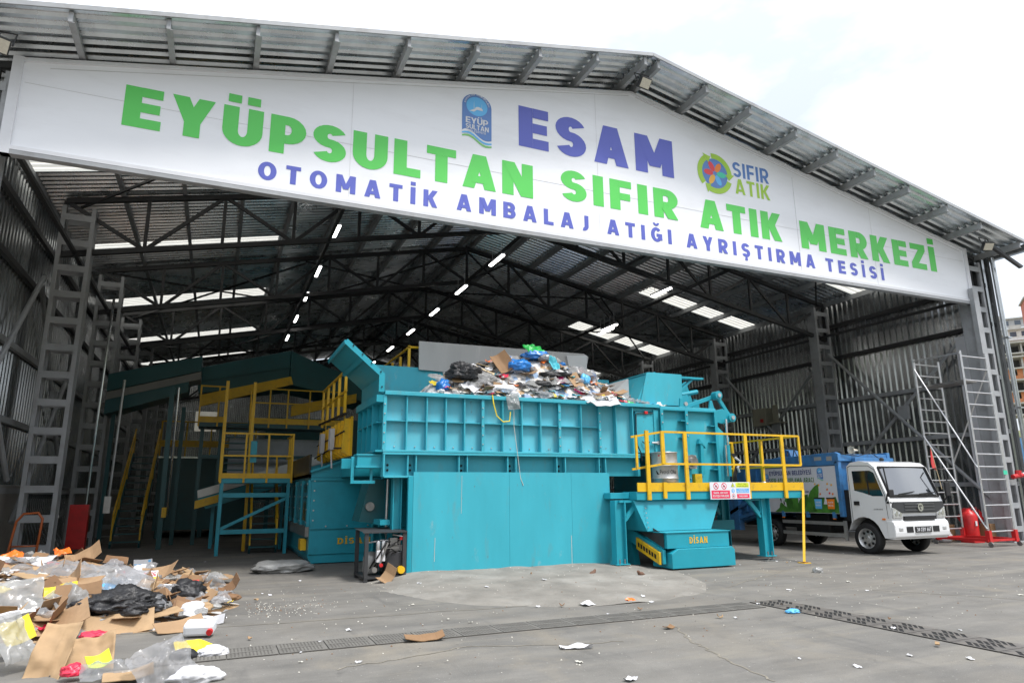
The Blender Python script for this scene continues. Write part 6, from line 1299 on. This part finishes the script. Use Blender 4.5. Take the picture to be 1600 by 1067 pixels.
for n in range(300):
    x = R_.uniform(4.15, 9.95); y = 13.45+1.25*R_.random()**1.2; z = hB(x, y)
    k = R_.choice('ccfffpppppppbb'); s = R_.uniform(.45, 1.1); rot = R_.uniform(0, 6.28); tl = R_.uniform(.1, .7); ta = R_.uniform(-.6, .6); pos = (x, y, z+.05*s)
    if k == 'c': o = card(pos, .34*s, .22*s, rot, tl, ta, ((R_.uniform(-.2, .3), R_.uniform(-.2, .9)),))
    elif k == 'f': o = film(pos, .42*s, .34*s, rot, tl, ta, .07*s, n=12)
    elif k == 'p': o = paper(pos, .26*s, .19*s, rot, tl, ta, m=R_.choice(COLS) if R_.random() < .28 else None)
    else: o = bag(pos, .11*s, R_.choice(FILM+FILM+[BBAG, BLUB, PAPER[0], PAPER[0], PAPER[0]]), flatz=.7, sub=3)
    c, l, g_ = names[k]; T(o, l, c, g_)
# --- on the floor
p = P(440, 893, Z=0); T(bag((p.x, p.y, .09), (.58, .4, .15), GBAG, 'plastic_heap'), 'grey crumpled plastic sheeting lying on the hall floor', 'plastic sheeting')
p = P(606, 911, Z=0); T(card((p.x, p.y, .05), .36, .3, .4, .3, .2, ((.2, 1.0), (-.2, .9)), KRAFT[0]), 'torn brown cardboard lying in front of the hydraulic unit', 'cardboard')
p = P(663, 1000, Z=0); T(card((p.x, p.y, .03), .44, .2, -.15, .12, 0, ((.3, .3),), KRAFT[1], sd=3), 'flat brown cardboard lying on the long drain', 'cardboard')
p = P(900, 1012, Z=0); T(paper((p.x, p.y, .015), .34, .16, -.35, 0, 0, PAPER[0], curl=.08), 'white paper lying on the yard in front of the drains', 'paper')
p = P(985, 1063, Z=0); T(paper((p.x, p.y, .015), .12, .08, .4, 0, 0, PAPER[0]), 'white paper at the bottom edge of the yard', 'paper')
p = P(918, 946, Z=0); T(paper((p.x, p.y, .03), .2, .16, .2, .1, 0, PAPER[0], curl=.1), 'white printed paper on the edge of the rough apron', 'paper')
p = P(985, 940, Z=0); T(paper((p.x, p.y, .03), .14, .09, .2, .3, 0, ORGB), 'orange packet scrap on the edge of the rough apron', 'paper')
p = P(1238, 957, Z=0); T(bag((p.x, p.y, .02), (.1, .07, .03), SKYB), 'light blue plastic scrap lying on the slotted drain', 'plastic film')
p = P(1045, 982, Z=0); T(card((p.x, p.y, .02), .13, .08, .2, .1, 0, ((.2, .2),), KRAFT[1]), 'small brown card lying right of the white paper on the yard', 'cardboard')
p = P(1278, 894, Z=0); T(bag((p.x, p.y, .03), (.1, .08, .07), FILM[1]), 'crumpled clear plastic lying near the foot of the yellow strut', 'plastic film')
litt = [(1283, 912), (1233, 922), (1355, 923), (1408, 916), (1390, 969), (1395, 982), (1422, 1025), (1325, 909), (1185, 944), (1125, 966), (1340, 1042), (1516, 1030), (1540, 865), (1595, 930), (1100, 880), (735, 973), (645, 945), (760, 890), (850, 916), (878, 948), (840, 948), (1005, 935), (1018, 941), (985, 893), (830, 908), (655, 918), (468, 908), (1157, 883), (1214, 877), (1230, 880), (470, 1020), (500, 1003), (700, 968), (950, 960), (1000, 953), (1150, 966), (545, 985), (422, 930), (410, 928), (400, 940), (760, 925), (880, 887), (905, 1035), (560, 1035), (1465, 1010), (1500, 985), (1250, 1030), (320, 878), (470, 1035), (390, 1000)]
for i, (a_, c_) in enumerate(litt):
    p = P(a_, c_, Z=0); z = max(0, hump(p.x, p.y)) if 9 < p.y < 13.2 and 2.6 < p.x < 8.8 else 0; s = R_.uniform(.03, .075)
    if i % 5 == 4: T(card((p.x, p.y, z+.02), s, s*.6, R_.uniform(0, 6), .1, 0, ((.1, .3),)), 'tiny brown card scrap lying on the concrete yard', 'cardboard', 'card scraps on the yard')
    else: T(paper((p.x, p.y, z+.012), s*1.1, s*.7, R_.uniform(0, 6), .1, 0, R_.choice(PAPER), curl=.15), 'tiny white paper scrap lying on the concrete yard', 'paper', 'paper scraps on the yard')
g = MB(); r2 = random.Random(5)
for k in range(1100):
    if k < 260: x, y = .55+abs(r2.gauss(0, .7)), 10.8+r2.gauss(0, .45)
    else: x, y = r2.uniform(-.5, 15), r2.uniform(6, 13.2)
    s = r2.uniform(.004, .013); z = max(0, hump(x, y)) if 8.9 < y < 13.3 and 2.6 < x < 8.8 else 0; a_ = r2.uniform(0, 3); ux, uy = s*cos(a_), s*sin(a_)
    g.add([(x-ux, y-uy, z+.003), (x+uy, y-ux, z+.003), (x+ux, y+uy, z+.003), (x-uy, y+ux, z+.003), (x, y, z+.003+s)], [(0,1,4), (1,2,4), (2,3,4), (3,0,4)], r2.choice((0, 0, 1, 2)))
tag(g.build('gravel_crumbs', [PAPER[2], APRON, KRAFT[3]]), 'crumbs and grit scattered over the concrete yard', 'grit', kind='stuff')
# --- two small brown birds
def bird(px_, py_, hd, label):
    p = P(px_, py_, Z=0); t = thing('bird', label, 'bird', p); M = Matrix.Translation(p) @ Matrix.Rotation(hd, 4, 'Z') @ Matrix.Scale(1.35, 4)
    b = MB(); b.M = M; sp = [(-.10, 0, .045, .004), (-.065, 0, .052, .012), (-.04, 0, .058, .024), (-.01, 0, .062, .034), (.02, 0, .068, .033), (.04, 0, .082, .024), (.052, 0, .098, .021), (.066, 0, .104, .017), (.076, 0, .102, .007), (.09, 0, .098, .001)]
    b.tube([s[:3] for s in sp], [s[3] for s in sp], 12); b.build('body', FLESH, t, smooth=True)
    b = MB(); b.M = M; [b.tube([(.0, s*.012, .035), (.005, s*.014, .0), (.02, s*.016, .002)], .003, 5) for s in (-1, 1)]; b.build('leg', mat('bird_leg', (.2, .1, .06), .6), t)
bird(926, 903, .4, 'small brown bird on the rough apron before the teal screen')
bird(1002, 904, 3.4, 'small brown bird at the foot of the left platform leg')
